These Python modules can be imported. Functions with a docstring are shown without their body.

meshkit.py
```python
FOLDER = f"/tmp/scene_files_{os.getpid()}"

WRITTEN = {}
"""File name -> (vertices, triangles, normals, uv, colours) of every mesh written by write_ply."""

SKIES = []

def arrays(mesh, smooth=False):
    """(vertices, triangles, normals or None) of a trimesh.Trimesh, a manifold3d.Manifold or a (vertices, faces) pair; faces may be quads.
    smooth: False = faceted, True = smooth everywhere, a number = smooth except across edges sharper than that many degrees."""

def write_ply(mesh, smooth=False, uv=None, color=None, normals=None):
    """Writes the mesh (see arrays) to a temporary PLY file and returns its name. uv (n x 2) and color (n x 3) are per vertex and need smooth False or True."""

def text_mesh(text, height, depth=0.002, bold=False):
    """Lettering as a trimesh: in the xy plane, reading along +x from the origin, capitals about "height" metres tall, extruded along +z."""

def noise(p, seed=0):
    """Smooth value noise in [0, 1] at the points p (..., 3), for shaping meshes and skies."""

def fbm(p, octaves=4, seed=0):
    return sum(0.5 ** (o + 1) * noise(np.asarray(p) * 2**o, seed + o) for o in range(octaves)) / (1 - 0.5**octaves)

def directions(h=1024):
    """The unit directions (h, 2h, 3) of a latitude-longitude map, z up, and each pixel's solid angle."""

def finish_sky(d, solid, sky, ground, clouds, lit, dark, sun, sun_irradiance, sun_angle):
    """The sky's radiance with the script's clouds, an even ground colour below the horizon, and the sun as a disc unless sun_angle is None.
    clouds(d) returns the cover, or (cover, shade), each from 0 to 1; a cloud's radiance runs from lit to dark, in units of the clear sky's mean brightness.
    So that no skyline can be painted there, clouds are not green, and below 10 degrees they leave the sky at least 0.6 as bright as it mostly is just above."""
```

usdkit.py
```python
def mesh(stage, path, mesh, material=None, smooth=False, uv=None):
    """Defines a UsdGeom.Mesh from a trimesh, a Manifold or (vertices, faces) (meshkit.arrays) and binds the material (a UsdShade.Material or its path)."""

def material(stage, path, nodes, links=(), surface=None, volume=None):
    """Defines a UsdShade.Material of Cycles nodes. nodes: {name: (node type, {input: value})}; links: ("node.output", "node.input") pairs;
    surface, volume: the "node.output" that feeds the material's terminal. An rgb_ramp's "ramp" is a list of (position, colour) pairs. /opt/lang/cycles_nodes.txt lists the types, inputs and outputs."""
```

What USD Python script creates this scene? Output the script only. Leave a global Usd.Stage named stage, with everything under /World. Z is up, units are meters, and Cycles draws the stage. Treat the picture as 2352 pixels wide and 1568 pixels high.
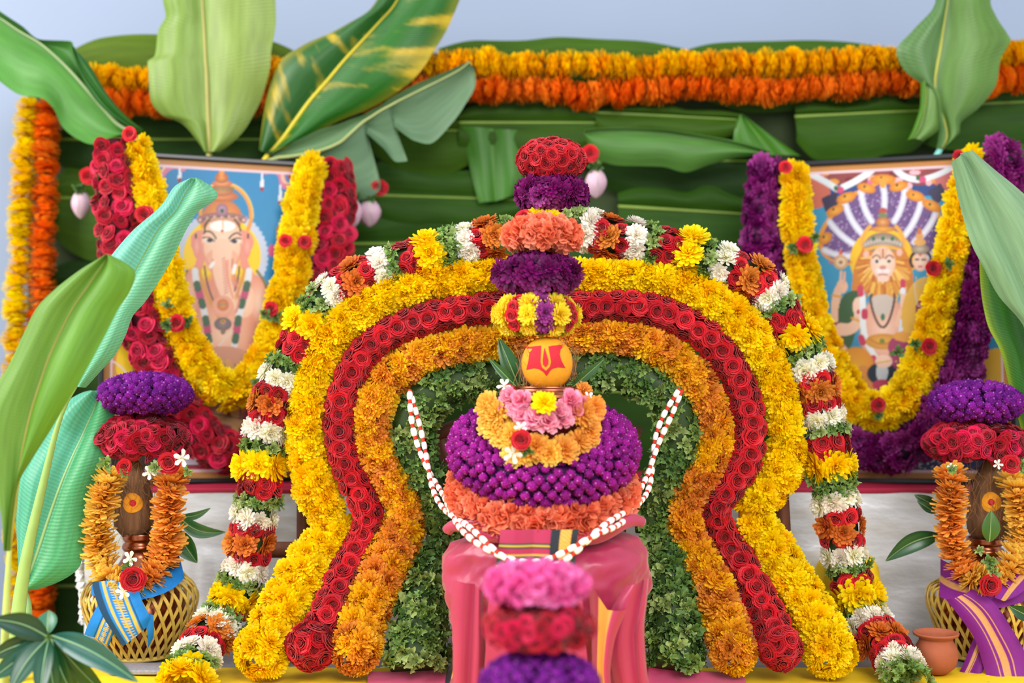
import math
import numpy as np
import shapely, shapely.geometry
from scipy.interpolate import CubicSpline, PchipInterpolator
import trimesh
import usdkit, meshkit
from pxr import Usd, UsdGeom, UsdLux, UsdShade, Gf, Sdf, Vt

stage = Usd.Stage.CreateInMemory()
UsdGeom.SetStageUpAxis(stage, "Z")
UsdGeom.SetStageMetersPerUnit(stage, 1.0)
UsdGeom.Xform.Define(stage, "/World")
UsdGeom.Scope.Define(stage, "/World/Looks")

# ------------------------------------------------------------------ camera, light, exposure
D, ZC, SC = 2.5, 1.03, 1.8 / 2352.0          # camera distance to the focus plane (y=0), eye height, metres per pixel there
EXPOSURE = 0.32
cam = UsdGeom.Camera.Define(stage, "/World/camera")
cam.CreateFocalLengthAttr(50.0)
cam.CreateHorizontalApertureAttr(36.0)
cam.CreateVerticalApertureAttr(24.0)
cam.CreateFStopAttr(1.8)
cam.CreateFocusDistanceAttr(2.44)
cam.CreateExposureAttr(EXPOSURE)
cam.CreateClippingRangeAttr(Gf.Vec2f(0.05, 100.0))
cam.AddTranslateOp().Set(Gf.Vec3d(0, -D, ZC))
cam.AddRotateXOp().Set(90.0)

dome = UsdLux.DomeLight.Define(stage, "/World/sky_light")
dome.CreateColorAttr(Gf.Vec3f(0.93, 0.97, 1.0))
dome.CreateIntensityAttr(0.31)


def rect_light(name, pos, target, w, h, intensity, color):
    l = UsdLux.RectLight.Define(stage, "/World/" + name)
    l.CreateWidthAttr(w); l.CreateHeightAttr(h); l.CreateIntensityAttr(intensity); l.CreateColorAttr(Gf.Vec3f(*color))
    m = Gf.Matrix4d().SetLookAt(Gf.Vec3d(*pos), Gf.Vec3d(*target), Gf.Vec3d(0, 0, 1)).GetInverse()
    l.AddTransformOp().Set(m)


rect_light("window_light_left", (-3.0, -1.4, 2.7), (0.0, 0.2, 0.95), 1.8, 1.8, 13.0, (1.0, 0.97, 0.93))
rect_light("doorway_light", (1.2, -4.2, 3.2), (0.1, 0.2, 0.9), 2.4, 1.8, 10.5, (1.0, 0.98, 0.96))

# ------------------------------------------------------------------ helpers
rng = np.random.default_rng(11)


def kk(Y):
    return SC * (D + Y) / D


def P(px, py, Y=0.0):
    k = kk(Y)
    return np.array([(px - 1176) * k, Y, ZC - (py - 784) * k])


def PP(pts, Y=0.0):
    return np.array([P(p[0], p[1], p[2] if len(p) > 2 else Y) for p in pts])


def lin(c):
    c = np.asarray(c, float) / 255.0
    return np.where(c <= 0.04045, c / 12.92, ((c + 0.055) / 1.055) ** 2.4)


_names = {}


def numbered(parent, name):
    key = (parent, name)
    n = _names.get(key, 0)
    _names[key] = n + 1
    return f"{parent}/{name}" + (f"_{n:03d}" if n else "")


def setdata(prim, label=None, cat=None, group=None, kind=None):
    for k, v in (("label", label), ("category", cat), ("group", group), ("kind", kind)):
        if v:
            prim.SetCustomDataByKey(k, v)


class Thing:
    def __init__(self, name, label, cat, base, group=None, kind=None):
        self.path = numbered("/World", name)
        self.base = np.asarray(base, float)
        x = UsdGeom.Xform.Define(stage, self.path)
        x.AddTranslateOp().Set(Gf.Vec3d(*self.base))
        self.prim = x.GetPrim()
        setdata(self.prim, label, cat, group, kind)

    def part(self, name, V, F, mat, N=None, col=None, st=None, parent=None, label=None, kind=None):
        path = numbered(parent or self.path, name)
        write(path, np.asarray(V, float) - self.base, F, mat, N, col, st)
        if label or kind:
            setdata(stage.GetPrimAtPath(path), label=label, kind=kind)
        return path


def write(path, V, F, mat, N=None, col=None, st=None):
    m = UsdGeom.Mesh.Define(stage, path)
    F = np.asarray(F, np.int32)
    m.CreatePointsAttr(Vt.Vec3fArray.FromNumpy(np.ascontiguousarray(V, np.float32)))
    m.CreateFaceVertexCountsAttr(Vt.IntArray.FromNumpy(np.full(len(F), F.shape[1], np.int32)))
    m.CreateFaceVertexIndicesAttr(Vt.IntArray.FromNumpy(np.ascontiguousarray(F.ravel(), np.int32)))
    m.CreateSubdivisionSchemeAttr("none")
    m.CreateDoubleSidedAttr(True)
    if N is not None:
        m.CreateNormalsAttr(Vt.Vec3fArray.FromNumpy(np.ascontiguousarray(N, np.float32)))
        m.SetNormalsInterpolation("vertex")
    api = UsdGeom.PrimvarsAPI(m)
    if col is not None:
        col = np.asarray(col, np.float32)
        if col.ndim == 1:
            col = np.tile(col, (len(V), 1))
        api.CreatePrimvar("col", Sdf.ValueTypeNames.Color3fArray, "vertex").Set(Vt.Vec3fArray.FromNumpy(np.ascontiguousarray(np.clip(col, 0, 1))))
    if st is not None:
        api.CreatePrimvar("st", Sdf.ValueTypeNames.TexCoord2fArray, "vertex").Set(Vt.Vec2fArray.FromNumpy(np.ascontiguousarray(st, np.float32)))
    if mat is not None:
        UsdShade.MaterialBindingAPI.Apply(m.GetPrim()).Bind(mat)
    return m


def solo(name, V, F, mat, label, cat, N=None, col=None, st=None, group=None, kind=None):
    path = numbered("/World", name)
    write(path, V, F, mat, N, col, st)
    setdata(stage.GetPrimAtPath(path), label, cat, group, kind)
    return path


def normals(V, F):
    V = np.asarray(V, float); F = np.asarray(F)
    if F.shape[1] == 4:
        F = np.vstack([F[:, [0, 1, 2]], F[:, [0, 2, 3]]])
    fn = np.cross(V[F[:, 1]] - V[F[:, 0]], V[F[:, 2]] - V[F[:, 0]])
    n = np.zeros_like(V)
    for k in range(3):
        np.add.at(n, F[:, k], fn)
    l = np.linalg.norm(n, axis=1, keepdims=True)
    return np.where(l > 1e-12, n / np.maximum(l, 1e-12), [0, -1.0, 0])


def front_facing(V, F):
    """Turns every triangle so that it faces -y."""
    fn = np.cross(V[F[:, 1]] - V[F[:, 0]], V[F[:, 2]] - V[F[:, 0]])
    return V, np.where((fn[:, 1] > 0)[:, None], F[:, ::-1], F)


def gridf(n, m, closed=False):
    i, j = np.meshgrid(np.arange(n - 1), np.arange(m if closed else m - 1), indexing="ij")
    a = i * m + j; b = i * m + (j + 1) % m
    return np.stack([a, b, b + m, a + m], -1).reshape(-1, 4)


def join(*ms):
    vs, fs, n = [], [], 0
    for V, F in ms:
        F = np.asarray(F)
        if F.shape[1] == 4:
            F = np.vstack([F[:, [0, 1, 2]], F[:, [0, 2, 3]]])
        vs.append(V); fs.append(F + n); n += len(V)
    return np.vstack(vs), np.vstack(fs)


def box(x0, x1, y0, y1, z0, z1, bev=0.004):
    m = trimesh.creation.box([x1 - x0, y1 - y0, z1 - z0])
    if bev:
        s = np.array([x1 - x0, y1 - y0, z1 - z0]) / 2
        pts = []
        for sx in (-1, 1):
            for sy in (-1, 1):
                for sz in (-1, 1):
                    c = np.array([sx, sy, sz]) * s
                    for ax in range(3):
                        o = -np.array([sx, sy, sz]) * bev
                        o[ax] = 0
                        pts.append(c + o)
        m = trimesh.convex.convex_hull(np.array(pts))
    V = m.vertices + [(x0 + x1) / 2, (y0 + y1) / 2, (z0 + z1) / 2]
    return np.array(V), np.array(m.faces)


def spline(pts, n):
    """Smooth curve through points (k,d), n samples evenly along its length."""
    pts = np.asarray(pts, float)
    t = np.r_[0, np.cumsum(np.linalg.norm(np.diff(pts[:, :2] if pts.shape[1] == 2 else pts[:, :3], axis=0), axis=1))]
    f = PchipInterpolator(t, pts) if len(pts) < 3 else CubicSpline(t, pts)
    d = f(np.linspace(0, t[-1], 400))
    s = np.r_[0, np.cumsum(np.linalg.norm(np.diff(d[:, :3], axis=0), axis=1))]
    q = np.linspace(0, s[-1], n)
    return np.stack([np.interp(q, s, d[:, i]) for i in range(d.shape[1])], 1)


def tube(path, rad, sides=8, cap=True):
    p = np.asarray(path, float); n = len(p)
    t = np.gradient(p, axis=0); t /= np.linalg.norm(t, axis=1, keepdims=True) + 1e-12
    ref = np.array([0, -1.0, 0]); a = ref - t * (t @ ref)[:, None]
    bad = np.linalg.norm(a, axis=1) < 0.1
    a[bad] = np.array([1.0, 0, 0]) - t[bad] * t[bad][:, :1]
    a /= np.linalg.norm(a, axis=1, keepdims=True); b = np.cross(t, a)
    ang = np.arange(sides) * 2 * np.pi / sides
    rad = np.broadcast_to(rad, (n,))
    V = p[:, None] + rad[:, None, None] * (np.cos(ang)[None, :, None] * a[:, None] + np.sin(ang)[None, :, None] * b[:, None])
    V = V.reshape(-1, 3); F = gridf(n, sides, True)
    F = np.vstack([F[:, [0, 1, 2]], F[:, [0, 2, 3]]])
    if cap:
        V = np.vstack([V, p[0], p[-1]]); c0, c1 = len(V) - 2, len(V) - 1
        j = np.arange(sides); jn = (j + 1) % sides
        F = np.vstack([F, np.stack([jn, j, np.full(sides, c0)], 1), np.stack([(n - 1) * sides + j, (n - 1) * sides + jn, np.full(sides, c1)], 1)])
    return V, F


def lathe(profile, center, sides=48):
    """profile: (r, z) list from bottom to top, around the vertical through center."""
    pr = np.asarray(profile, float); a = np.arange(sides) * 2 * np.pi / sides
    V = np.stack([pr[:, None, 0] * np.cos(a), pr[:, None, 0] * np.sin(a), np.repeat(pr[:, 1:2], sides, 1)], -1).reshape(-1, 3) + center
    F = gridf(len(pr), sides, True)
    return V, F


def frame_to(d, spin):
    d = np.asarray(d, float) / np.linalg.norm(d)
    u = np.array([0, 0, 1.0]) if abs(d[2]) < 0.9 else np.array([1.0, 0, 0])
    a = np.cross(u, d); a /= np.linalg.norm(a); b = np.cross(d, a)
    c, s = math.cos(spin), math.sin(spin)
    return np.stack([a * c + b * s, -a * s + b * c, d], 1)


# ------------------------------------------------------------------ materials
def mat(name, nodes, links, surface):
    return usdkit.material(stage, "/World/Looks/" + name, nodes, links, surface)


def petal_mat(name, rough=0.55, spec=0.25, transl=0.25, sheen=0.0, nscale=300.0, namp=0.16):
    """Colour from the flower's own petals, with a fine mottling; a little light passes through."""
    return mat(name, {
        "c": ("attribute", {"attribute": "col"}),
        "g": ("geometry", {}),
        "n": ("noise_texture", {"scale": nscale, "detail": 3.0}),
        "mr": ("map_range", {"from_min": 0.3, "from_max": 0.7, "to_min": 1.0 - namp, "to_max": 1.0}),
        "mx": ("mix_color", {"blend_type": "multiply", "fac": 1.0}),
        "p": ("principled_bsdf", {"roughness": rough, "specular_ior_level": spec, "sheen_weight": sheen}),
        "t": ("translucent_bsdf", {}),
        "m": ("mix_closure", {"fac": transl}),
    }, [("g.position", "n.vector"), ("n.fac", "mr.value"), ("c.color", "mx.a"), ("mr.result", "mx.b"),
        ("mx.result", "p.base_color"), ("mx.result", "t.color"), ("p.BSDF", "m.closure1"), ("t.BSDF", "m.closure2")], "m.closure")


def leaf_mat(name, vein_scale=48.0, transl=0.3, rough=0.4, vein=0.13, bump=0.15, spec=0.4):
    """Banana leaf: colour from the blade, fine parallel side veins from its own coordinates."""
    return mat(name, {
        "c": ("attribute", {"attribute": "col"}),
        "u": ("uvmap", {"attribute": "st"}),
        "n": ("noise_texture", {"scale": 9.0, "detail": 2.0}),
        "mp": ("mapping", {"scale": (1.0, 0.12, 1.0)}),
        "w": ("wave_texture", {"wave_type": "bands", "bands_direction": "x", "scale": vein_scale, "distortion": 1.2, "detail": 1.0, "detail_scale": 2.0}),
        "mr": ("map_range", {"from_min": 0.0, "from_max": 1.0, "to_min": 1.0 - vein, "to_max": 1.0 + vein * 0.4, "clamp": False}),
        "mr2": ("map_range", {"from_min": 0.3, "from_max": 0.7, "to_min": 0.82, "to_max": 1.1}),
        "mm": ("math", {"math_type": "multiply"}),
        "mx": ("mix_color", {"blend_type": "multiply", "fac": 1.0}),
        "b": ("bump", {"strength": bump, "distance": 0.002}),
        "p": ("principled_bsdf", {"roughness": rough, "specular_ior_level": spec}),
        "t": ("translucent_bsdf", {}),
        "m": ("mix_closure", {"fac": transl}),
    }, [("u.UV", "mp.vector"), ("mp.vector", "w.vector"), ("u.UV", "n.vector"), ("w.fac", "mr.value"), ("n.fac", "mr2.value"),
        ("mr.result", "mm.value1"), ("mr2.result", "mm.value2"), ("c.color", "mx.a"), ("mm.value", "mx.b"),
        ("w.fac", "b.height"), ("b.normal", "p.normal"),
        ("mx.result", "p.base_color"), ("mx.result", "t.color"), ("p.BSDF", "m.closure1"), ("t.BSDF", "m.closure2")], "m.closure")


def plain(name, color, rough=0.6, metallic=0.0, spec=0.4, nscale=40.0, namp=0.12, bump=0.0, sheen=0.0, coat=0.0, stretch=(1, 1, 1), attr=False):
    nodes = {
        "g": ("geometry", {}),
        "mp": ("mapping", {"scale": stretch}),
        "n": ("noise_texture", {"scale": nscale, "detail": 4.0}),
        "mr": ("map_range", {"from_min": 0.3, "from_max": 0.7, "to_min": 1.0 - namp, "to_max": 1.0}),
        "mx": ("mix_color", {"blend_type": "multiply", "fac": 1.0, "a": tuple(lin(color))}),
        "p": ("principled_bsdf", {"roughness": rough, "metallic": metallic, "specular_ior_level": spec, "sheen_weight": sheen, "coat_weight": coat}),
    }
    links = [("g.position", "mp.vector"), ("mp.vector", "n.vector"), ("n.fac", "mr.value"), ("mr.result", "mx.b"), ("mx.result", "p.base_color")]
    if attr:
        nodes["c"] = ("attribute", {"attribute": "col"})
        links.append(("c.color", "mx.a"))
    if bump:
        nodes["b"] = ("bump", {"strength": 1.0, "distance": bump})
        links += [("n.fac", "b.height"), ("b.normal", "p.normal")]
    return mat(name, nodes, links, "p.BSDF")


M = dict(
    mum=petal_mat("chrysanthemum_petals", 0.5, 0.25, 0.42, namp=0.10),
    rose=petal_mat("rose_petals", 0.5, 0.25, 0.15, sheen=0.15),
    soft=petal_mat("soft_petals", 0.55, 0.2, 0.3),
    globe=petal_mat("globe_amaranth_bracts", 0.75, 0.12, 0.1, nscale=900, namp=0.3),
    marigold=petal_mat("marigold_petals", 0.6, 0.15, 0.42, namp=0.10),
    foliage=petal_mat("fresh_foliage", 0.5, 0.3, 0.25, nscale=150),
    banana=leaf_mat("banana_leaf"),
    banana_wax=leaf_mat("waxy_banana_leaf", 60.0, 0.3, 0.5, 0.03, 0.02),
    banana_flat=leaf_mat("flat_banana_leaf", 40.0, 0.2, 0.6, 0.12, 0.1, 0.2),
    mango=petal_mat("mango_leaf", 0.33, 0.5, 0.12, nscale=60, namp=0.12),
    rib=plain("leaf_midrib", (150, 170, 80), 0.4, attr=True),
    wall=plain("wall_paint", (138, 150, 172), 0.85, nscale=2.0, namp=0.05),
    floor=plain("stone_floor", (150, 145, 138), 0.5, nscale=8, namp=0.2),
    board=plain("dark_board", (45, 60, 25), 0.8),
    wood=plain("brown_wood", (112, 62, 38), 0.6, nscale=30, namp=0.4, stretch=(3, 3, 0.4)),
    yellow_cloth=plain("yellow_cloth", (240, 200, 15), 0.75, nscale=25, namp=0.12, bump=0.002),
    silver_cloth=plain("silver_cloth", (228, 229, 234), 0.42, metallic=0.15, nscale=9, namp=0.2, bump=0.006, stretch=(1, 1, 2.5)),
    red_cloth=plain("red_cloth", (165, 15, 55), 0.7),
    silk=plain("silk", (0, 0, 0), 0.38, spec=0.5, nscale=16, namp=0.10, sheen=0.3, attr=True, bump=0.003, stretch=(1, 1, 0.5)),
    cotton=plain("cotton", (245, 243, 240), 0.9, nscale=500, namp=0.12),
    red_thread=plain("red_thread", (205, 50, 30), 0.8),
    copper=plain("copper", (164, 96, 70), 0.28, metallic=1.0, nscale=20, namp=0.1),
    clay=plain("clay", (165, 88, 58), 0.8, nscale=40, namp=0.2),
    cane=plain("cane", (226, 190, 90), 0.5, nscale=60, namp=0.25),
    husk=plain("coconut_husk", (128, 92, 64), 0.9, nscale=90, namp=0.5, bump=0.004, stretch=(1, 1, 0.15)),
    fibre=plain("coconut_fibre", (175, 125, 80), 0.85),
    turmeric=plain("turmeric_paste", (226, 150, 18), 0.75, nscale=120, namp=0.14, bump=0.0005),
    vermilion=plain("vermilion", (190, 22, 40), 0.75, nscale=150, namp=0.12),
    frame=plain("black_frame", (18, 20, 24), 0.3),
    print=plain("printed_picture", (0, 0, 0), 0.4, attr=True, namp=0.02, spec=0.25),
    bud=petal_mat("lotus_bud_petals", 0.5, 0.3, 0.2, nscale=60),
    stone=plain("grey_stone", (150, 145, 150), 0.7, nscale=200, namp=0.3),
    attr=plain("coloured_cloth", (0, 0, 0), 0.7, attr=True, nscale=200, namp=0.12),
)

# ------------------------------------------------------------------ flower prototypes (unit radius, facing +z)
GOLD = math.pi * (3 - math.sqrt(5))


def petals(spec, r, rows=(0.45, 0.8, 1.0), cols=3):
    """spec rows: theta (from axis), phi, length, half width, curl, cup, zoff. All petals share the base vertex, so a flower is one piece."""
    V, F, T, R = [np.zeros((1, 3))], [], [0.0], [0.5]
    n = 1
    for th, ph, L, W, curl, cup, tipw, zo in spec:
        rnd = r.random()
        ep = np.array([-math.sin(ph), math.cos(ph), 0.0])
        er = np.array([math.cos(ph), math.sin(ph), 0.0])
        p = np.array([0, 0, zo]); tprev = 0
        idx = []
        for q, t in enumerate(rows):
            a = th + curl * (t - 0.3)
            d = math.sin(a) * er + math.cos(a) * np.array([0, 0, 1.0])
            p = p + d * L * (t - tprev); tprev = t
            nn = np.array([math.cos(a) * er[0], math.cos(a) * er[1], -math.sin(a)])
            w = W * (0.8, 1.0, tipw)[q] if len(rows) == 3 else W * (0.6, 1.0, 0.95, tipw)[q]
            for e in (-1, 0, 1):
                V.append((p + ep * w * e - nn * cup * w * abs(e) * -1.0)[None]); T.append(t); R.append(rnd)
            idx.append((n, n + 1, n + 2)); n += 3
        a, b, c = idx[0]
        F += [(0, a, b), (0, b, c)]
        for (a, b, c), (d_, e_, f_) in zip(idx[:-1], idx[1:]):
            F += [(a, d_, e_), (a, e_, b), (b, e_, f_), (b, f_, c)]
    V = np.vstack(V); F = np.array(F)
    return dict(V=V, F=F, N=normals(V, F), T=np.array(T), R=np.array(R))


def mum(seed, n=85, W=0.13, th1=1.75, lmin=0.42, curl=-0.5, cup=0.35, tipw=0.45, th0=0.15, power=0.62):
    r = np.random.default_rng(seed)
    spec = []
    for i in range(n):
        f = ((i + 0.5) / n) ** power
        th = th0 + (th1 - th0) * f + r.normal(0, 0.07)
        spec.append((th, i * GOLD + r.normal(0, 0.08), (lmin + (1 - lmin) * f ** 0.8) * r.uniform(0.88, 1.08), W * r.uniform(0.8, 1.15) * (0.65 + 0.35 * f), (curl if f > 0.3 else -0.9) + r.normal(0, 0.18), cup * r.uniform(0.5, 1.2), tipw, 0.0))
    return petals(spec, r)


def ruffle(seed, n=44):
    r = np.random.default_rng(seed)
    spec = []
    for i in range(n):
        f = ((i + 0.5) / n) ** 0.7
        spec.append((0.1 + 1.75 * f + r.normal(0, 0.2), i * GOLD + r.normal(0, 0.3), r.uniform(0.7, 1.05), r.uniform(0.2, 0.34), r.normal(-0.1, 0.5), r.uniform(-0.5, 0.5), r.uniform(0.6, 1.0), 0.0))
    return petals(spec, r)


def pom(seed, n=110):
    """Marigold head: short ruffled petals all round, flattened along its thread (z)."""
    r = np.random.default_rng(seed)
    spec = []
    for i in range(n):
        z = 1 - 2 * (i + 0.5) / n
        th = math.acos(max(-1, min(1, z * 0.92)))
        spec.append((th, i * GOLD + r.normal(0, 0.1), r.uniform(0.88, 1.0), r.uniform(0.14, 0.19), r.normal(0, 0.15), r.uniform(-0.3, 0.4), 1.15, 0.0))
    m = petals(spec, r, rows=(0.6, 0.88, 1.0))
    m["V"] = m["V"] * [1, 1, 0.62]
    m["N"] = normals(m["V"], m["F"])
    return m


def rose(seed, open_=1.0):
    r = np.random.default_rng(seed)
    V, F, T, R = [np.array([[0, 0, -0.25]])], [], [0.0], [0.5]
    n = 1

    def sheet(a0, a1, r0, r1, z0, z1, lip, na, swirl, rnd):
        nonlocal n
        hs = np.array([0.0, 0.5, 0.85, 1.0])
        aa = np.linspace(a0, a1, na); x = np.linspace(-1, 1, na); start = n
        for q, h in enumerate(hs):
            rim = 1 - 0.25 * np.abs(x) ** 2.5
            rr = r0 + (r1 - r0) * h ** 0.8 + swirl * x * h + (lip if q == 3 else 0.0)
            z = z0 + (z1 - z0) * (h if q < 3 else 0.97 - 0.6 * lip) * rim + 0.015 * np.sin(aa * 4 + rnd * 9) * h
            V.append(np.stack([rr * np.cos(aa), rr * np.sin(aa), z], 1))
            T.extend([(0.0, 0.25, 0.7, 1.0)[q]] * na); R.extend([rnd] * na)
        for i in range(na - 1):
            F.append((0, start + i, start + i + 1))
        g = gridf(len(hs), na) + start
        F.extend(map(tuple, g[:, [0, 1, 2]])); F.extend(map(tuple, g[:, [0, 2, 3]]))
        n += len(hs) * na

    # tight heart: a rolled sheet whose turns step down outwards, like a flat-topped spiral
    na = 26; q = np.linspace(0, 1, na); aa = q * 5.2 * math.pi; start = n
    for h in range(3):
        rr = 0.015 + 0.25 * q + (0.0, 0.03, 0.055)[h]
        z = (0.34, 0.50, 0.47)[h] - 0.10 * q
        V.append(np.stack([rr * np.cos(aa), rr * np.sin(aa), z], 1)); T.extend([(0.15, 0.75, 0.95)[h]] * na); R.extend([0.45] * na)
    V.append(np.array([[0, 0, 0.42]])); T.append(0.4); R.append(0.4)
    tipi = start + 3 * na
    F += [(tipi, start + i, start + i + 1) for i in range(9)] + [(0, start, tipi)]
    g = gridf(3, na) + start
    F.extend(map(tuple, g[:, [0, 1, 2]])); F.extend(map(tuple, g[:, [0, 2, 3]]))
    n += 3 * na + 1
    for cnt, w, r0, r1, z0, z1, lip in ((3, 1.2, 0.26, 0.40, 0.05, 0.45, 0.05), (3, 1.15, 0.34, 0.56, 0.0, 0.38, 0.10), (5, 0.82, 0.42, 0.70, -0.08, 0.27, 0.14), (5, 0.8, 0.45, 0.84, -0.18, 0.12, 0.16 * open_)):
        off = r.random() * 6
        for i in range(cnt):
            a = off + i * 2 * math.pi / cnt + r.normal(0, 0.12)
            sheet(a - w, a + w, r0, r1 * r.uniform(0.94, 1.06), z0, z1 + r.normal(0, 0.03), lip * r.uniform(0.7, 1.3), 5, 0.05, r.random())
    V = np.vstack(V); F = np.array(F)
    return dict(V=V, F=F, N=normals(V, F), T=np.array(T), R=np.array(R))


def globe(seed):
    """Globe amaranth: a ball of short papery bracts, a few of them pale tipped."""
    r = np.random.default_rng(seed)
    m = trimesh.creation.icosphere(2)
    V = np.array(m.vertices); F = np.array(m.faces)
    peak = np.zeros(len(V), bool); used = np.zeros(len(V), bool)
    for i in r.permutation(len(V)):
        if not used[i]:
            peak[i] = True; used[i] = True
            used[m.vertex_neighbors[i]] = True
    V = V * np.where(peak, r.uniform(1.02, 1.16, len(V)), r.uniform(0.82, 0.9, len(V)))[:, None]
    pale = peak & (r.random(len(V)) > 0.82)
    return dict(V=V, F=F, N=normals(V, F), T=np.where(pale, 0.85, np.where(peak, 0.10, 0.0)), R=r.random(len(V)))


def sprig(seed, n=13):
    """A tuft of lobed, crinkled leaves that share one stalk point."""
    r = np.random.default_rng(seed)
    V, F, T, R = [np.zeros((1, 3))], [], [0.0], [0.5]
    c = 1
    for i in range(n):
        th = 0.2 + 1.3 * ((i + 0.5) / n) ** 0.7 + r.normal(0, 0.15)
        ph = i * GOLD + r.normal(0, 0.2)
        d = np.array([math.sin(th) * math.cos(ph), math.sin(th) * math.sin(ph), math.cos(th)])
        a = np.array([-math.sin(ph), math.cos(ph), 0]) * math.cos(r.normal(0, 0.5)) + np.cross(d, [-math.sin(ph), math.cos(ph), 0]) * r.normal(0, 0.4)
        nn = np.cross(d, a)
        L = r.uniform(0.55, 1.05); W = L * r.uniform(0.3, 0.42)
        out = [(0.3, 0.25), (0.42, 0.85), (0.55, 0.5), (0.72, 1.0), (0.78, 0.5), (1.0, 0.3)]
        mid = [0.0, 0.35, 0.6, 0.8, 1.0]
        rnd = r.random()
        ml = []
        for t in mid[1:]:
            V.append((d * L * t - nn * 0.25 * L * t * t * r.uniform(0.2, 1.2))[None]); T.append(t); R.append(rnd); ml.append(c); c += 1
        for sgn in (-1, 1):
            il = []
            for t, w in out:
                V.append((d * L * t + a * sgn * W * w - nn * (0.25 * L * t * t - r.normal(0.1, 0.09)))[None]); T.append(t); R.append(rnd); il.append(c); c += 1
            tri = [(0, ml[0], il[0]), (il[0], ml[0], il[1]), (il[1], ml[0], il[2]), (il[2], ml[0], ml[1]), (il[2], ml[1], il[3]), (il[3], ml[1], il[4]), (il[4], ml[1], ml[2]), (il[4], ml[2], il[5]), (il[5], ml[2], ml[3])]
            F += tri if sgn > 0 else [(x, z, y) for x, y, z in tri]
    V = np.vstack(V); F = np.array(F)
    return dict(V=V, F=F, N=normals(V, F), T=np.array(T), R=np.array(R))


def jasmine(seed):
    r = np.random.default_rng(seed)
    return petals([(1.1, i * 2 * math.pi / 5 + r.normal(0, 0.1), 1.0, 0.26, 0.5, 0.3, 0.3, 0) for i in range(5)] + [(0.3, i * 2.1, 0.7, 0.22, 0.2, 0.4, 0.3, 0) for i in range(3)], r)


PROTO = dict(
    mum=[mum(s, n=72, W=0.14) for s in range(4)],
    big=[mum(10 + s, n=70, W=0.15, tipw=0.4, curl=-0.35) for s in range(3)],
    spoon=[mum(20 + s, n=54, W=0.15, th0=0.3, th1=1.65, lmin=0.6, tipw=0.75, curl=-0.35, cup=0.5) for s in range(3)],
    daisy=[mum(30 + s, n=52, W=0.16, th1=1.5, tipw=0.5, curl=-0.15, cup=0.3, lmin=0.3, power=0.5) for s in range(3)],
    dark=[mum(36 + s, n=46, W=0.17, th1=1.7, th0=0.25, tipw=0.5, curl=-0.1, cup=0.35, lmin=0.22, power=0.42) for s in range(3)],
    ruffle=[ruffle(40 + s) for s in range(4)],
    pom=[pom(50 + s) for s in range(4)],
    rose=[rose(60 + s, 1.0) for s in range(5)],
    globe=[globe(70 + s) for s in range(3)],
    sprig=[sprig(80 + s) for s in range(5)],
    jasmine=[jasmine(90 + s) for s in range(2)],
)

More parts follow.
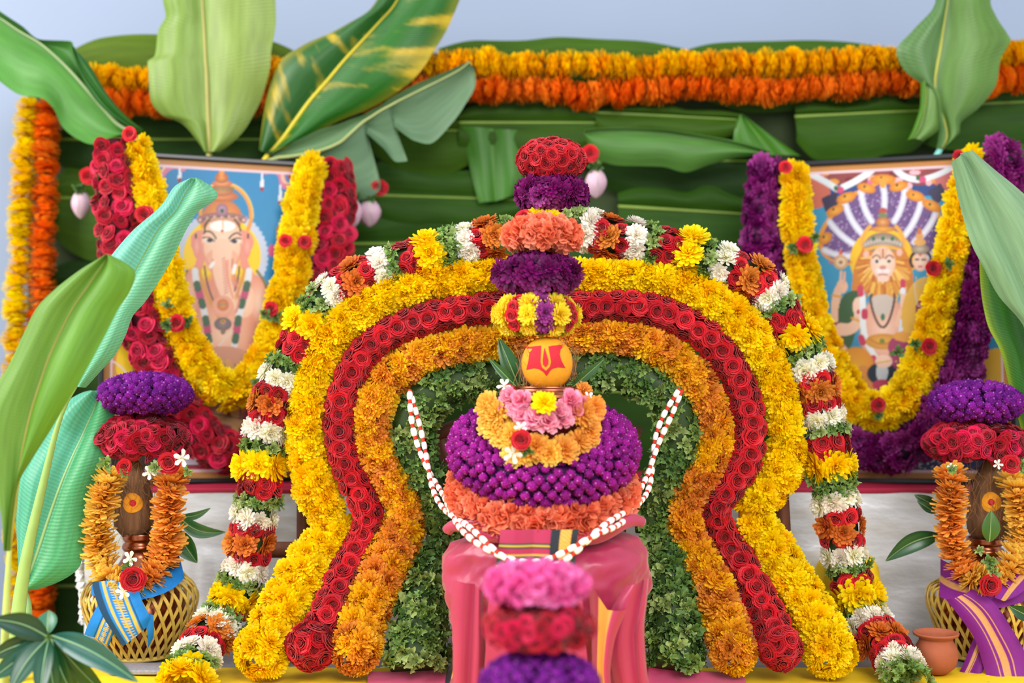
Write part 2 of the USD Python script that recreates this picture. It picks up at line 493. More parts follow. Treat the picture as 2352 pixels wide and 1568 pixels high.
# kind: prototype, part name, material, list of (base colour, tip colour), squash of the head's depth
KIND = dict(
    ymum=("mum", "yellow_chrysanthemum", "mum", [((250, 186, 0), (255, 222, 0)), ((246, 176, 0), (255, 212, 0)), ((252, 196, 0), (255, 230, 16))], 0.8),
    ybig=("big", "yellow_chrysanthemum", "mum", [((252, 196, 0), (255, 230, 8)), ((250, 186, 0), (255, 222, 0))], 0.85),
    ypale=("mum", "yellow_chrysanthemum", "mum", [((245, 190, 0), (255, 232, 60))], 0.7),
    omum=("mum", "orange_chrysanthemum", "mum", [((206, 96, 10), (250, 182, 56)), ((220, 126, 6), (255, 200, 44)), ((182, 78, 14), (238, 158, 62)), ((236, 156, 0), (255, 212, 30))], 0.8),
    bmum=("daisy", "bronze_chrysanthemum", "mum", [((150, 58, 10), (228, 128, 50)), ((160, 70, 10), (236, 150, 60))], 0.8),
    wmum=("big", "white_chrysanthemum", "mum", [((226, 220, 150), (255, 252, 244)), ((236, 222, 200), (250, 244, 236))], 0.75),
    pmum=("dark", "purple_chrysanthemum", "mum", [((44, 0, 34), (132, 14, 106)), ((40, 0, 34), (112, 8, 92)), ((54, 2, 46), (168, 58, 146))], 0.75),
    amum=("spoon", "amber_chrysanthemum", "mum", [((250, 182, 44), (255, 222, 110)), ((246, 168, 40), (255, 212, 96))], 0.9),
    cmum=("spoon", "bronze_chrysanthemum", "mum", [((222, 118, 30), (255, 180, 84)), ((230, 130, 30), (255, 192, 90))], 0.9),
    rose=("rose", "rose", "rose", [((120, 0, 12), (206, 10, 32)), ((136, 0, 14), (222, 20, 40)), ((110, 0, 14), (190, 4, 30))], 1.0),
    crim=("rose", "crimson_rose", "rose", [((124, 0, 26), (196, 0, 46)), ((140, 0, 40), (214, 6, 70)), ((112, 0, 20), (182, 0, 36))], 1.0),
    globe=("globe", "globe_amaranth", "globe", [((138, 6, 122), (236, 160, 220)), ((122, 3, 112), (220, 140, 208)), ((152, 10, 136), (240, 170, 226))], 1.0),
    vglobe=("globe", "globe_amaranth", "globe", [((104, 4, 120), (210, 140, 216)), ((88, 2, 108), (196, 124, 206)), ((116, 8, 132), (220, 150, 222))], 1.0),
    peach=("ruffle", "peach_flower", "soft", [((236, 84, 52), (255, 142, 104)), ((240, 96, 62), (255, 158, 124))], 0.9),
    pink=("ruffle", "pink_flower", "soft", [((242, 80, 136), (255, 164, 192)), ((244, 100, 152), (255, 182, 204))], 0.9),
    hotpink=("ruffle", "pink_flower", "soft", [((206, 26, 120), (248, 110, 184)), ((220, 50, 140), (255, 140, 204))], 0.9),
    sprig=("sprig", "leaf_sprig", "foliage", [((88, 118, 48), (140, 170, 88)), ((78, 112, 50), (122, 156, 80)), ((102, 130, 58), (166, 186, 112))], 1.0),
    dsprig=("sprig", "leaf_sprig", "foliage", [((56, 90, 38), (98, 136, 66)), ((60, 94, 42), (108, 144, 74))], 1.0),
    ymari=("pom", "yellow_marigold", "marigold", [((250, 168, 0), (255, 204, 0)), ((246, 156, 0), (255, 194, 0)), ((252, 180, 0), (255, 214, 0))], 1.0),
    lmari=("pom", "yellow_marigold", "marigold", [((248, 200, 0), (255, 232, 10)), ((244, 190, 0), (255, 222, 0))], 1.0),
    omari=("pom", "orange_marigold", "marigold", [((242, 104, 0), (255, 146, 28)), ((238, 96, 0), (254, 134, 20)), ((248, 116, 8), (255, 158, 40))], 1.0),
    jas=("jasmine", "white_jasmine", "soft", [((240, 240, 220), (252, 250, 244))], 1.0),
)


def flower(thing, kind, pos, out, R, squash=None, spin=None, parent=None, name=None, var=0.16, label=None):
    proto, pname, mname, cols, sq = KIND[kind]
    pr = PROTO[proto][rng.integers(len(PROTO[proto]))]
    sq = sq if squash is None else squash
    Rm = frame_to(out, rng.uniform(0, 2 * np.pi) if spin is None else spin)
    V = (pr["V"] * (R * np.array([1, 1, sq]))) @ Rm.T + pos
    N = pr["N"] @ Rm.T
    b, t = cols[rng.integers(len(cols))]
    g = rng.normal(1.0, 0.05)
    C = (lin(b)[None] * (1 - pr["T"][:, None]) + lin(t)[None] * pr["T"][:, None]) * (1 + var * (pr["R"][:, None] - 0.5) * 2) * g
    thing.part(name or pname, V, pr["F"], M[mname], N=N, col=C, parent=parent, label=label)


def unit(v):
    return v / (np.linalg.norm(v, axis=-1, keepdims=True) + 1e-12)


def path_frames(path):
    """Centre line (n,3): tangent, towards the viewer (-y), sideways."""
    t = unit(np.gradient(path, axis=0))
    ref = np.array([0, -1.0, 0])
    f = unit(ref - t * (t @ ref)[:, None])
    return t, f, np.cross(t, f)


def band_core(path, hw, hd, sides=10, close=True):
    t, f, b = path_frames(path)
    ang = np.arange(sides) * 2 * np.pi / sides
    V = path[:, None] + hd[:, None, None] * np.cos(ang)[None, :, None] * f[:, None] + hw[:, None, None] * np.sin(ang)[None, :, None] * b[:, None]
    n = len(path)
    V = np.vstack([V.reshape(-1, 3), path[0], path[-1]])
    F = gridf(n, sides, True); F = np.vstack([F[:, [0, 1, 2]], F[:, [0, 2, 3]]])
    j = np.arange(sides); jn = (j + 1) % sides
    F = np.vstack([F, np.stack([jn, j, np.full(sides, n * sides)], 1), np.stack([(n - 1) * sides + j, (n - 1) * sides + jn, np.full(sides, n * sides + 1)], 1)])
    return V, F


def band(thing, pts, Y, kinds, rpx, pitch, phis, depth=0.8, core=(40, 60, 25), corek=0.7, jit=0.12, tilt=0.18, core_mat="foliage", ends=True, core_part=True, foot=0.0):
    """A garland rope. pts: (px, py, half width px[, Y]); flowers of radius rpx in rows across the front of the rope, at the angles phis."""
    A = np.array([[p[0], p[1], p[2], p[3] if len(p) > 3 else Y] for p in pts], float)
    A[:, 3] -= foot * np.clip((A[:, 1] - 1250) / 250, 0, 1.3)
    n = max(12, int(np.sum(np.linalg.norm(np.diff(A[:, :2], axis=0), axis=1)) / 12))
    S = spline(A, n) if len(A) > 2 else np.linspace(A[0], A[-1], n)
    C3 = np.array([P(a[0], a[1], a[3]) for a in S])
    k = kk(S[:, 3])
    hw = S[:, 2] * k
    hd = hw * depth
    t, f, b = path_frames(C3)
    if core_part:
        V, F = band_core(C3, hw * corek, hd * corek)
        thing.part("core", V, F, M[core_mat], N=normals(V, F), col=lin(core))
    s = np.r_[0, np.cumsum(np.linalg.norm(np.diff(C3, axis=0), axis=1))]
    k0 = kk(Y)
    rows = max(2, int(round(s[-1] / (pitch * k0))))
    out = []
    for i in range(rows):
        for j, ph in enumerate(phis):
            q = (i + 0.5 + (0.5 if j % 2 else 0.0) * 0.9 + rng.normal(0, jit)) / rows * s[-1]
            q = min(max(q, 0), s[-1])
            a = ph + rng.normal(0, jit * 0.6)
            g = lambda arr: np.array([np.interp(q, s, arr[:, c]) for c in range(3)])
            ff, bb, tt, cc = g(f), g(b), g(t), g(C3)
            w, d = np.interp(q, s, hw), np.interp(q, s, hd)
            R = rpx * k0 * rng.uniform(0.86, 1.12)
            sh = 1 - 0.45 * R / max(w, 1e-6)
            pos = cc + ff * math.cos(a) * d * max(sh, 0.45) + bb * math.sin(a) * w * max(sh, 0.45)
            o = unit(ff * math.cos(a) / max(d, 1e-6) + bb * math.sin(a) / max(w, 1e-6)) + tt * rng.normal(0, tilt) + bb * rng.normal(0, tilt)
            kd = kinds(q / s[-1], a) if callable(kinds) else kinds[rng.integers(len(kinds))]
            out.append((kd, pos, o, R))
    for kd, pos, o, R in out:
        flower(thing, kd, pos, o, R)
    return C3


def dome_pts(n, lo=-0.55, hi=1.0):
    i = np.arange(n)
    z = hi - (hi - lo) * (i + 0.5) / n
    ph = i * GOLD
    r = np.sqrt(np.maximum(0, 1 - z * z))
    return np.stack([r * np.cos(ph), r * np.sin(ph), z], 1)


def mound(thing, c, rx, ry, rz, kinds, R, n, lo=-0.5, core=(60, 20, 40), core_mat="soft", corek=0.72, tilt=0.15, var=0.16):
    """A rounded heap of flowers around centre c (metres)."""
    m = trimesh.creation.icosphere(2)
    V = np.array(m.vertices) * np.array([rx, ry, rz]) * corek + c
    thing.part("core", V, m.faces, M[core_mat], N=normals(V, m.faces), col=lin(core))
    for p in dome_pts(n, lo):
        p = unit(p + rng.normal(0, 0.03, 3))
        rr = R * rng.uniform(0.88, 1.12)
        pos = c + p * (np.array([rx, ry, rz]) - rr * 0.5)
        o = unit(p / np.array([rx, ry, rz])) + rng.normal(0, tilt, 3)
        flower(thing, kinds[rng.integers(len(kinds))], pos, o, rr, var=var)


def torus(thing, c, rx, ry, sag, r, kinds, R, npath, nphi, phi0=-2.4, phi1=2.4, core=(60, 10, 70), core_mat="soft", th0=0.0, th1=2 * math.pi, radial=None, maxn=None):
    """A ring of flowers: centre c, radii rx, ry, lowered by sag at the front (-y); r = rope radius (metres)."""
    a = np.linspace(th0, th1, 60)
    ring = lambda a: np.array([c[0] + rx * math.sin(a), c[1] - ry * math.cos(a), c[2] - sag * math.cos(a)])
    path = np.array([ring(x) for x in a])
    V, F = tube(path, r * 0.78, 10)
    thing.part("core", V, F, M[core_mat], N=normals(V, F), col=lin(core))
    spots = []
    for i in range(npath):
        x = th0 + (th1 - th0) * (i + 0.5) / npath
        for j in range(nphi):
            spots.append((x + (0.5 * (th1 - th0) / npath if j % 2 else 0), phi0 + (phi1 - phi0) * (j + 0.5) / nphi))
    for x, ph in spots:
        p = ring(x); t = unit(ring(x + 0.01) - ring(x - 0.01))
        rad = unit(p - c); rad = unit(rad - t * (rad @ t)); up = np.cross(rad, t)
        if up[2] < 0:
            up = -up
        ph = ph + rng.normal(0, 0.07)
        o = rad * math.cos(ph) + up * math.sin(ph)
        rr = R * rng.uniform(0.9, 1.1)
        flower(thing, kinds[rng.integers(len(kinds))], p + o * (r - rr * 0.45), o + rng.normal(0, 0.08, 3), rr)


# ------------------------------------------------------------------ sheets: leaves and cloth
def loft(st_pts, Y=0.0, n=48, nc=7, bulge=0.0, smooth=True, wav=0.0, seed=0):
    """st_pts rows: (mid x, mid y, left x, left y, right x, right y[, mid Y, left Y, right Y]) in px. Returns V, quads, uv, mid line."""
    A = []
    for r in st_pts:
        m, l, q = (r[6], r[7], r[8]) if len(r) > 6 else (Y, Y, Y)
        A.append(np.r_[P(r[0], r[1], m), P(r[2], r[3], l), P(r[4], r[5], q)])
    A = np.array(A)
    t = np.r_[0, np.cumsum(np.maximum(np.linalg.norm(np.diff(A[:, :3], axis=0), axis=1), 0.004))]
    f = PchipInterpolator(t, A)
    d = f(np.linspace(0, t[-1], n)) if smooth else np.stack([np.interp(np.linspace(0, t[-1], n), t, A[:, i]) for i in range(9)], 1)
    mid, le, ri = d[:, :3], d[:, 3:6], d[:, 6:9]
    u = np.r_[0, np.cumsum(np.linalg.norm(np.diff(mid, axis=0), axis=1))]
    cols, uv = [], []
    x = np.linspace(-1, 1, 2 * nc + 1)
    for v in x:
        e = le if v < 0 else ri
        c = mid + (e - mid) * abs(v)
        c = c + np.array([0, 1, 0]) * (-bulge * np.sin(np.pi * abs(v)) + wav * abs(v) * np.sin(u * 30 + seed + (2 if v > 0 else 0)))[:, None]
        cols.append(c); uv.append(np.stack([u + abs(v) * 0.03, np.full(n, v)], 1))
    V = np.stack(cols, 1).reshape(-1, 3)
    UV = np.stack(uv, 1).reshape(-1, 2)
    F = gridf(n, 2 * nc + 1)
    return V, F, UV, mid


def banana_leaf(label, stations, Y, col, edge=None, rib=(150, 175, 90), ribw=5.0, n=56, nc=8, bulge=0.01, mat_="banana", group=None, patch=None, wav=0.004, petiole=None, smooth=True, side=None, name="banana_leaf", base=None, cat="banana leaf", stalk=None, stalkw=12):
    V, F, UV, mid = loft(stations, Y, n, nc, bulge, smooth, wav, seed=len(label))
    C = np.tile(lin(col), (len(V), 1))
    if side is not None:                       # the two halves show different faces of the leaf
        C = np.where((UV[:, 1] > 0)[:, None], lin(side)[None], C)
    if edge is not None:
        w = np.clip((np.abs(UV[:, 1]) - 0.75) / 0.25, 0, 1)[:, None] ** 2
        C = C * (1 - w) + lin(edge) * w
    if patch is not None:
        C = patch(V, UV, C)
    c = V.mean(0) if base is None else base
    t = Thing(name, label, cat, c, group)
    t.part("blade", V, F, M[mat_], N=normals(V, F), col=C, st=UV)
    line = mid
    if petiole is not None:
        d = mid[-1] - mid[-4]; Yl = mid[-1][1]
        q = spline(np.vstack([mid[-1], PP(petiole, Yl)]), 20) if len(petiole) > 1 else np.linspace(mid[-1], P(*petiole[0], Yl), 20)
        rs_ = kk(Yl) * np.linspace(ribw * 1.05, stalkw, 20)
        SV, SF = tube(q, rs_, 10)
        t.part("stalk", SV, SF, M["rib"], N=normals(SV, SF), col=lin(stalk or rib))
    k = kk(Y)
    r = ribw * k * (np.linspace(0.35, 1.0, len(line)) if petiole is not None else np.linspace(1.0, 0.45, len(line)))
    RV, RF = tube(line + np.array([0, -0.35, 0]) * r[:, None], r, 8)
    t.part("midrib", RV, RF, M["rib"], N=normals(RV, RF), col=lin(rib))
    return t


def mango_leaf(thing, a, b, wpx, Y, col=(36, 84, 40), Y2=None, fold=0.25, bend=0.0, name="leaf", rib=(120, 150, 90)):
    """A lance-shaped leaf from a (stalk) to b (tip), px. One half dips behind the other along the midrib."""
    Y2 = Y if Y2 is None else Y2
    A, B = P(*a, Y), P(*b, Y2)
    ax = unit(B - A); L = np.linalg.norm(B - A)
    sd = np.cross(ax, [0, -1.0, 0]); sd = unit(sd); nn = np.cross(sd, ax)
    if nn[1] > 0:
        nn = -nn
    n = 18; s = np.linspace(0, 1, n)
    w = wpx * kk(Y) * np.sin(np.pi * np.clip(s * 0.98 + 0.01, 0, 1) ** 0.85) ** 0.85
    mid = A + (B - A) * s[:, None] + sd * (bend * L * np.sin(np.pi * s))[:, None] + nn * (0.05 * L * np.sin(np.pi * s))[:, None]
    x = np.linspace(-1, 1, 9)
    V = np.stack([mid + sd * (w * v)[:, None] + nn * (fold * w * abs(v) + 0.04 * w * math.sin(v * 7))[:, None] for v in x], 1).reshape(-1, 3)
    F = gridf(n, 9)
    C = np.tile(lin(col), (len(V), 1))
    p = thing.part(name, V, F, M["mango"], N=normals(V, F), col=C)
    RV, RF = tube(mid + nn * 0.0006, np.linspace(0.0016, 0.0006, n) * (wpx / 22.0) ** 0.5, 6)
    thing.part("midrib", RV, RF, M["rib"], N=normals(RV, RF), col=lin(rib), parent=p)
    return p


# ------------------------------------------------------------------ the setting
TZ = 0.45                                       # table top


def structure(name, V, F, m, N=None):
    return solo(name, V, F, m, None, None, N=N, kind="structure")


structure("floor", *box(-3.2, 3.2, -3.6, 1.1, -0.06, 0.0, 0), M["floor"])
structure("wall_back", *box(-3.2, 3.2, 1.02, 1.12, 0.0, 3.3, 0), M["wall"])

t = Thing("altar_table", "low wide wooden table carrying the whole flower altar, hidden under yellow cloth", "table", (0, -0.1, 0))
t.part("tabletop", *box(-1.36, 1.36, -0.92, 0.25, TZ - 0.05, TZ - 0.002), M["stone"])
for lx in (-1.28, 1.28):
    for ly in (-0.84, 0.18):
        t.part("leg", *box(lx - 0.04, lx + 0.04, ly - 0.04, ly + 0.04, 0.0, TZ - 0.05), M["wood"])
# yellow cloth: top sheet and front drop, gently rippled
xs = np.linspace(-1.37, 1.37, 90)
prof = [(0.035, TZ - 0.001)] + [(y, TZ) for y in np.linspace(0.03, -0.9, 30)] + [(-0.925, TZ - 0.01), (-0.93, TZ - 0.1), (-0.94, TZ - 0.3)]
V = np.array([[x, y - (0.012 * math.sin(x * 24) if z < TZ - 0.02 else 0), z + (0.0012 * math.sin(x * 31 + y * 23) + 0.001 * math.sin(x * 57 - y * 40) if z == TZ else 0)] for y, z in prof for x in xs])
F = gridf(len(prof), len(xs))
solo("yellow_cloth", V, F, M["yellow_cloth"], "bright yellow cloth spread over the table under the flower arch", "cloth", N=normals(V, F))

# the raised step behind, draped in silver cloth with a red top
TI = 0.742
x0, x1 = P(197, 0, 0.30)[0], 1.02
t = Thing("display_step", "raised step under the two framed pictures draped in crinkled silver cloth", "step", (0.1, 0.48, 0.0))
t.part("block", *box(x0 + 0.01, x1 - 0.01, 0.322, 0.66, 0.0, TI - 0.012), M["wood"])
xs = np.linspace(x0, x1, 150); zs = np.linspace(TI - 0.006, 0.25, 60)
XX, ZZ = np.meshgrid(xs, zs)
yy = 0.300 - 0.010 * meshkit.fbm(np.stack([XX * 9, ZZ * 22, 0 * XX], -1), 4, 3) - 0.012 * ((TI - ZZ) / 0.29) ** 2 * meshkit.noise(np.stack([XX * 5, ZZ * 3, 0 * XX], -1), 5)
yy -= 0.006 * np.exp(-((XX - P(475, 0, .3)[0]) / 0.003) ** 2) * (ZZ < 0.62)
V = np.stack([XX, yy, ZZ], -1).reshape(-1, 3); F = gridf(60, 150)
cl = lin((205, 206, 212)) * np.ones((len(V), 1)); 
t.part("silver_drape", V, F, M["silver_cloth"], N=normals(V, F), label="crinkled silver cloth hanging down the front")
t.part("red_top_cloth", *box(x0, x1, 0.292, 0.66, TI - 0.011, TI, 0.003), M["red_cloth"], label="strip of dark red cloth along the top edge")

fz = np.linspace(TI - 0.03, TZ + 0.03, 160)
fr = 0.006 + 0.004 * rng.random(160)
V, F = tube(np.stack([x0 - 0.006 + 0.004 * np.sin(fz * 40) + rng.normal(0, 0.0012, 160), np.full(160, 0.296) + rng.normal(0, 0.0012, 160), fz], 1), fr, 10)
V = V + rng.normal(0, 0.0014, V.shape)
t.part("white_fringe", V, F, M["cotton"], label="fluffy white fringe down the left edge of the cloth")

# backdrop board
BX0, BX1, BZ1 = P(60, 0, 0.74)[0], P(2420, 0, 0.74)[0], P(0, 120, 0.74)[2]
t = Thing("backdrop_board", "dark green board behind the altar, covered all over with banana leaves", "board", (0.05, 0.76, 0.0))
t.part("panel", *box(BX0, BX1, 0.745, 0.765, 0.02, BZ1), M["board"])
for bx in (BX0 + 0.06, BX1 - 0.06):
    t.part("post", *box(bx - 0.025, bx + 0.025, 0.765, 0.80, 0.0, BZ1 - 0.02), M["wood"])

# ------------------------------------------------------------------ banana leaves pinned over the board
G1, G2, G3, G4 = (46, 108, 28), (62, 124, 20), (38, 92, 22), (74, 136, 34)


def strip(label, x0, x1, ytop, ymid, ybot, col, Y=0.70, left_y=None, slope=0.0, edge=None, wob=6, rib=(110, 140, 50)):
    """A leaf laid flat across the board, midrib running sideways."""
    xs = np.linspace(x0, x1, 7); r = np.random.default_rng(int(x0 + ytop * 7))
    tp = np.r_[0.55, 0.9, np.ones(3), 0.9, 0.55]
    st = [(x, ymid + slope * (x - x0), x + r.normal(0, 3), ymid + (ytop - ymid) * q + slope * (x - x0) + r.normal(0, wob), x + r.normal(0, 3), ymid + (ybot - ymid) * q + slope * (x - x0) + r.normal(0, wob)) for x, q in zip(xs, tp)]
    col = (col[0] * 0.82, col[1] * 0.71, col[2] * 0.24)
    return banana_leaf(label, st, Y, col, mat_="banana_flat", edge=edge, rib=rib, ribw=4.5, n=40, nc=6, bulge=0.012, wav=0.003)


LB = "flat banana leaf on the backdrop "
strip(LB + "with a pale top edge above the short marigold runs", 150, 700, 78, 190, 330, (96, 146, 40), 0.722, wob=3)
strip(LB + "just above the elephant-headed picture", 120, 760, 262, 320, 420, G3, 0.716)
strip(LB + "behind the leftmost lotus bud", 118, 420, 380, 455, 600, (72, 132, 56), 0.712)
strip(LB + "behind the hanging orange marigold strand", 112, 460, 590, 660, 800, (34, 88, 34), 0.718)
strip(LB + "at its foot above the mango leaf bunch", 60, 420, 1270, 1345, 1600, (40, 100, 34), 0.716)
strip(LB + "behind the tall left banana leaves", 60, 460, 780, 1000, 1300, (44, 100, 30), 0.724)
strip(LB + "wavy edged, above the middle of the yellow marigolds", 1010, 1570, 92, 150, 250, (70, 128, 28), 0.724, wob=3)
strip(LB + "wavy edged, above the right half of the yellow marigolds", 1555, 2110, 96, 150, 250, (64, 124, 24), 0.722, wob=4)
strip(LB + "at the top right corner behind the marigolds", 2090, 2440, 90, 150, 240, (60, 118, 24), 0.722, wob=4)
strip(LB + "left of the arch top, pale ribbed", 840, 1190, 370, 448, 520, (52, 112, 34), 0.706, slope=0.03)
strip(LB + "just under the folded grey-green leaf", 850, 1110, 255, 300, 392, (66, 124, 14), 0.700, slope=0.0)
strip(LB + "long ribbed, under the middle orange marigolds", 1055, 1385, 232, 282, 372, (58, 116, 24), 0.692, rib=(120, 150, 60))
strip(LB + "level with the two pink lotus buds", 780, 1190, 470, 560, 720, (48, 108, 30), 0.712)
strip(LB + "square ended, under the orange marigolds right of centre", 1365, 1700, 236, 258, 318, (66, 124, 30), 0.690, slope=0.05)
strip(LB + "pale ribbed, just above the lion-faced picture", 1825, 2140, 236, 268, 372, (60, 122, 26), 0.694, slope=-0.05, rib=(128, 156, 60))
strip(LB + "darkest one, behind the wide hanging leaf", 1370, 1760, 330, 370, 470, (34, 84, 22), 0.716)
strip(LB + "pale ribbed, right of the purple mound", 1420, 1730, 420, 474, 606, (50, 110, 26), 0.704, slope=0.06, rib=(124, 150, 60))
strip(LB + "behind the right shoulder of the arch", 1200, 1800, 560, 640, 800, (40, 96, 24), 0.720)
strip(LB + "under the right end of the marigolds", 2080, 2440, 195, 245, 345, (48, 106, 26), 0.708, slope=-0.04)
strip(LB + "behind the purple garland's right end", 2200, 2440, 300, 480, 800, (54, 116, 36), 0.714)
strip(LB + "filling the right middle behind the picture", 1700, 2440, 380, 600, 1000, (44, 100, 28), 0.726)
strip(LB + "filling the middle behind the arch", 700, 1800, 700, 900, 1300, (44, 98, 26), 0.728)
# short pieces set upright or aslant
banana_leaf("short green banana leaf piece hanging upright just left of the purple mound", [(1130, 296, 1062, 290, 1200, 300), (1135, 380, 1078, 380, 1200, 392), (1140, 462, 1100, 466, 1188, 446)], 0.686, (64, 124, 26), rib=(80, 128, 40), ribw=2, n=24)
banana_leaf("pointed green banana leaf flap between the wide hanging leaf and the long-ribbed leaf", [(1702, 262, 1696, 266, 1708, 266), (1740, 310, 1684, 320, 1800, 330), (1775, 356, 1690, 362, 1840, 358)], 0.684, (72, 130, 34), rib=(90, 136, 46), ribw=2, n=24)
banana_leaf("smooth wide banana leaf hanging sideways right of the red rose mound",
            [(1341, 306, 1341, 299, 1341, 312), (1380, 300, 1384, 294, 1378, 368), (1440, 299, 1440, 293, 1430, 381), (1520, 303, 1520, 298, 1520, 383), (1580, 312, 1580, 305, 1574, 395), (1640, 322, 1640, 314, 1630, 378), (1700, 336, 1705, 326, 1700, 362), (1764, 354, 1770, 349, 1760, 358)],
            0.62, (78, 126, 50), rib=(90, 130, 60), ribw=3, bulge=0.015, mat_="banana_wax")

# ------------------------------------------------------------------ marigold rows on the backdrop
YG = 0.655


def marigolds(label, name, pts, kind, rpx, pitch, group=None):
    A = np.array(pts, float)
    c = P(*A.mean(0), YG)
    t = Thing(name, label, "garland", c, group)
    L = np.sum(np.linalg.norm(np.diff(A, axis=0), axis=1))
    n = int(L / pitch)
    S = spline(A, n * 4) if len(A) > 2 else np.linspace(A[0], A[-1], n * 4)
    path = PP(S, YG)
    V, F = tube(path, 0.004, 6)
    t.part("thread", V, F, M["foliage"], N=normals(V, F), col=lin((70, 90, 30)))
    tg = unit(np.gradient(path, axis=0))
    for i in range(n):
        j = i * 4 + 2
        R = rpx * 1.14 * kk(YG) * rng.uniform(0.88, 1.1)
        flower(t, kind, path[j] + rng.normal(0, 0.003, 3), tg[j] + rng.normal(0, 0.13, 3), R, squash=rng.uniform(1.15, 1.5))


marigolds("long yellow marigold garland along the top of the backdrop, above the orange one", "marigold_garland", [(885, 158), (960, 150), (1080, 148), (1300, 152), (1550, 150), (1800, 148), (2050, 136), (2200, 134), (2400, 112)], "ymari", 33, 31)
marigolds("orange marigold garland under the yellow one along the top of the backdrop", "marigold_garland", [(840, 240), (960, 216), (1080, 206), (1300, 212), (1550, 204), (1800, 206), (2000, 192), (2200, 190), (2400, 164)], "omari", 33, 31)
marigolds("short run of yellow marigolds at the top left between the big banana leaves", "marigold_garland", [(200, 178), (350, 182), (500, 178), (700, 160)], "ymari", 32, 31)
marigolds("short run of orange marigolds at the top left between the big banana leaves", "marigold_garland", [(215, 232), (350, 240), (500, 238), (690, 222)], "omari", 33, 31)
marigolds("lemon yellow marigold strand hanging down the left edge of the backdrop", "marigold_garland", [(66, 230), (60, 330), (52, 450), (46, 560), (40, 680), (36, 800), (36, 1000), (40, 1200), (46, 1440)], "lmari", 30, 29)
marigolds("orange marigold strand hanging beside the lemon yellow one at the left", "marigold_garland", [(112, 232), (106, 330), (104, 450), (100, 560), (94, 680), (92, 800), (92, 1000), (94, 1200), (96, 1440)], "omari", 31, 33)

# ------------------------------------------------------------------ lotus buds with a rose above
def lotus(label, x, y, rx, ry, rose_xy, Y, tip=(0.1, 1)):
    t = Thing("lotus_bud", label, "flower bud", P(x, y, Y))
    c = P(x, y, Y); k = kk(Y)
    pr = [(0.02, 1.0), (0.45, 0.86), (0.82, 0.5), (1.0, 0.1), (0.92, -0.3), (0.62, -0.7), (0.28, -0.93), (0.02, -1.02)]
    pr = np.array(pr)[::-1]
    V, F = lathe(np.stack([pr[:, 0] * rx * k, pr[:, 1] * ry * k], 1), c, 24)
    a = (V - c) / (rx * k)
    g = np.clip(((V[:, 2] - c[2]) / (ry * k) + 1) / 2, 0, 1)[:, None]
    C = lin((226, 196, 208)) * (1 - g) + lin((214, 214, 190)) * g
    t.part("bud", V, F, M["bud"], N=normals(V, F), col=C)
    for q in range(5):                                    # outer petals hugging the bud
        a0 = q * 2 * np.pi / 5 + 0.4
        aa = np.linspace(a0 - 0.6, a0 + 0.6, 7); zz = np.linspace(0.95, -0.85, 10)
        rr = np.interp(zz, np.array([p[1] for p in pr]), np.array([p[0] for p in pr]))
        w = np.sin(np.linspace(0.25, np.pi * 0.97, 10)) ** 0.7
        V2 = np.array([[c[0] + (r * 1.05 + 0.02) * rx * k * math.cos(a0 + (x_ - a0) * w_), c[1] + (r * 1.05 + 0.02) * rx * k * math.sin(a0 + (x_ - a0) * w_), c[2] + z_ * ry * k] for z_, r, w_ in zip(zz, rr, w) for x_ in aa])
        F2 = gridf(10, 7)
        t.part("petal", V2, F2, M["bud"], N=normals(V2, F2), col=lin((222, 186, 204)))
    for q in range(3):
        flower(t, "dsprig", P(x + rng.normal(0, 8), y - ry * 0.95, Y - 0.01), np.array([rng.normal(0, .6), -0.6, 0.6]), 17 * k, label=None)
    stem = np.vstack([P(x, y - ry, Y), P((x + rose_xy[0]) / 2, (y - ry + rose_xy[1]) / 2, Y), P(*rose_xy, Y), P(rose_xy[0] + 2, rose_xy[1] - 6, 0.715)])
    RV, RF = tube(stem, 0.003, 6)
    t.part("stalk", RV, RF, M["foliage"], N=normals(RV, RF), col=lin((70, 100, 50)))
    flower(t, "rose", P(rose_xy[0], rose_xy[1], Y - 0.01), np.array([0.1, -1, 0.0]), 20 * k)


lotus("pale pink lotus bud hanging left of the elephant picture, a red rose above it", 186, 468, 21, 34, (202, 404), 0.60)
lotus("creamy pink lotus bud hanging under the tip of the drooping grey-green leaf", 849, 488, 26, 33, (872, 432), 0.60)
lotus("pale lotus bud half hidden behind the crimson rose garland of the elephant picture", 812, 488, 20, 34, (800, 430), 0.58)
lotus("lilac white lotus bud beside the red and purple mounds at the arch top", 1369, 420, 24, 35, (1356, 352), 0.55)

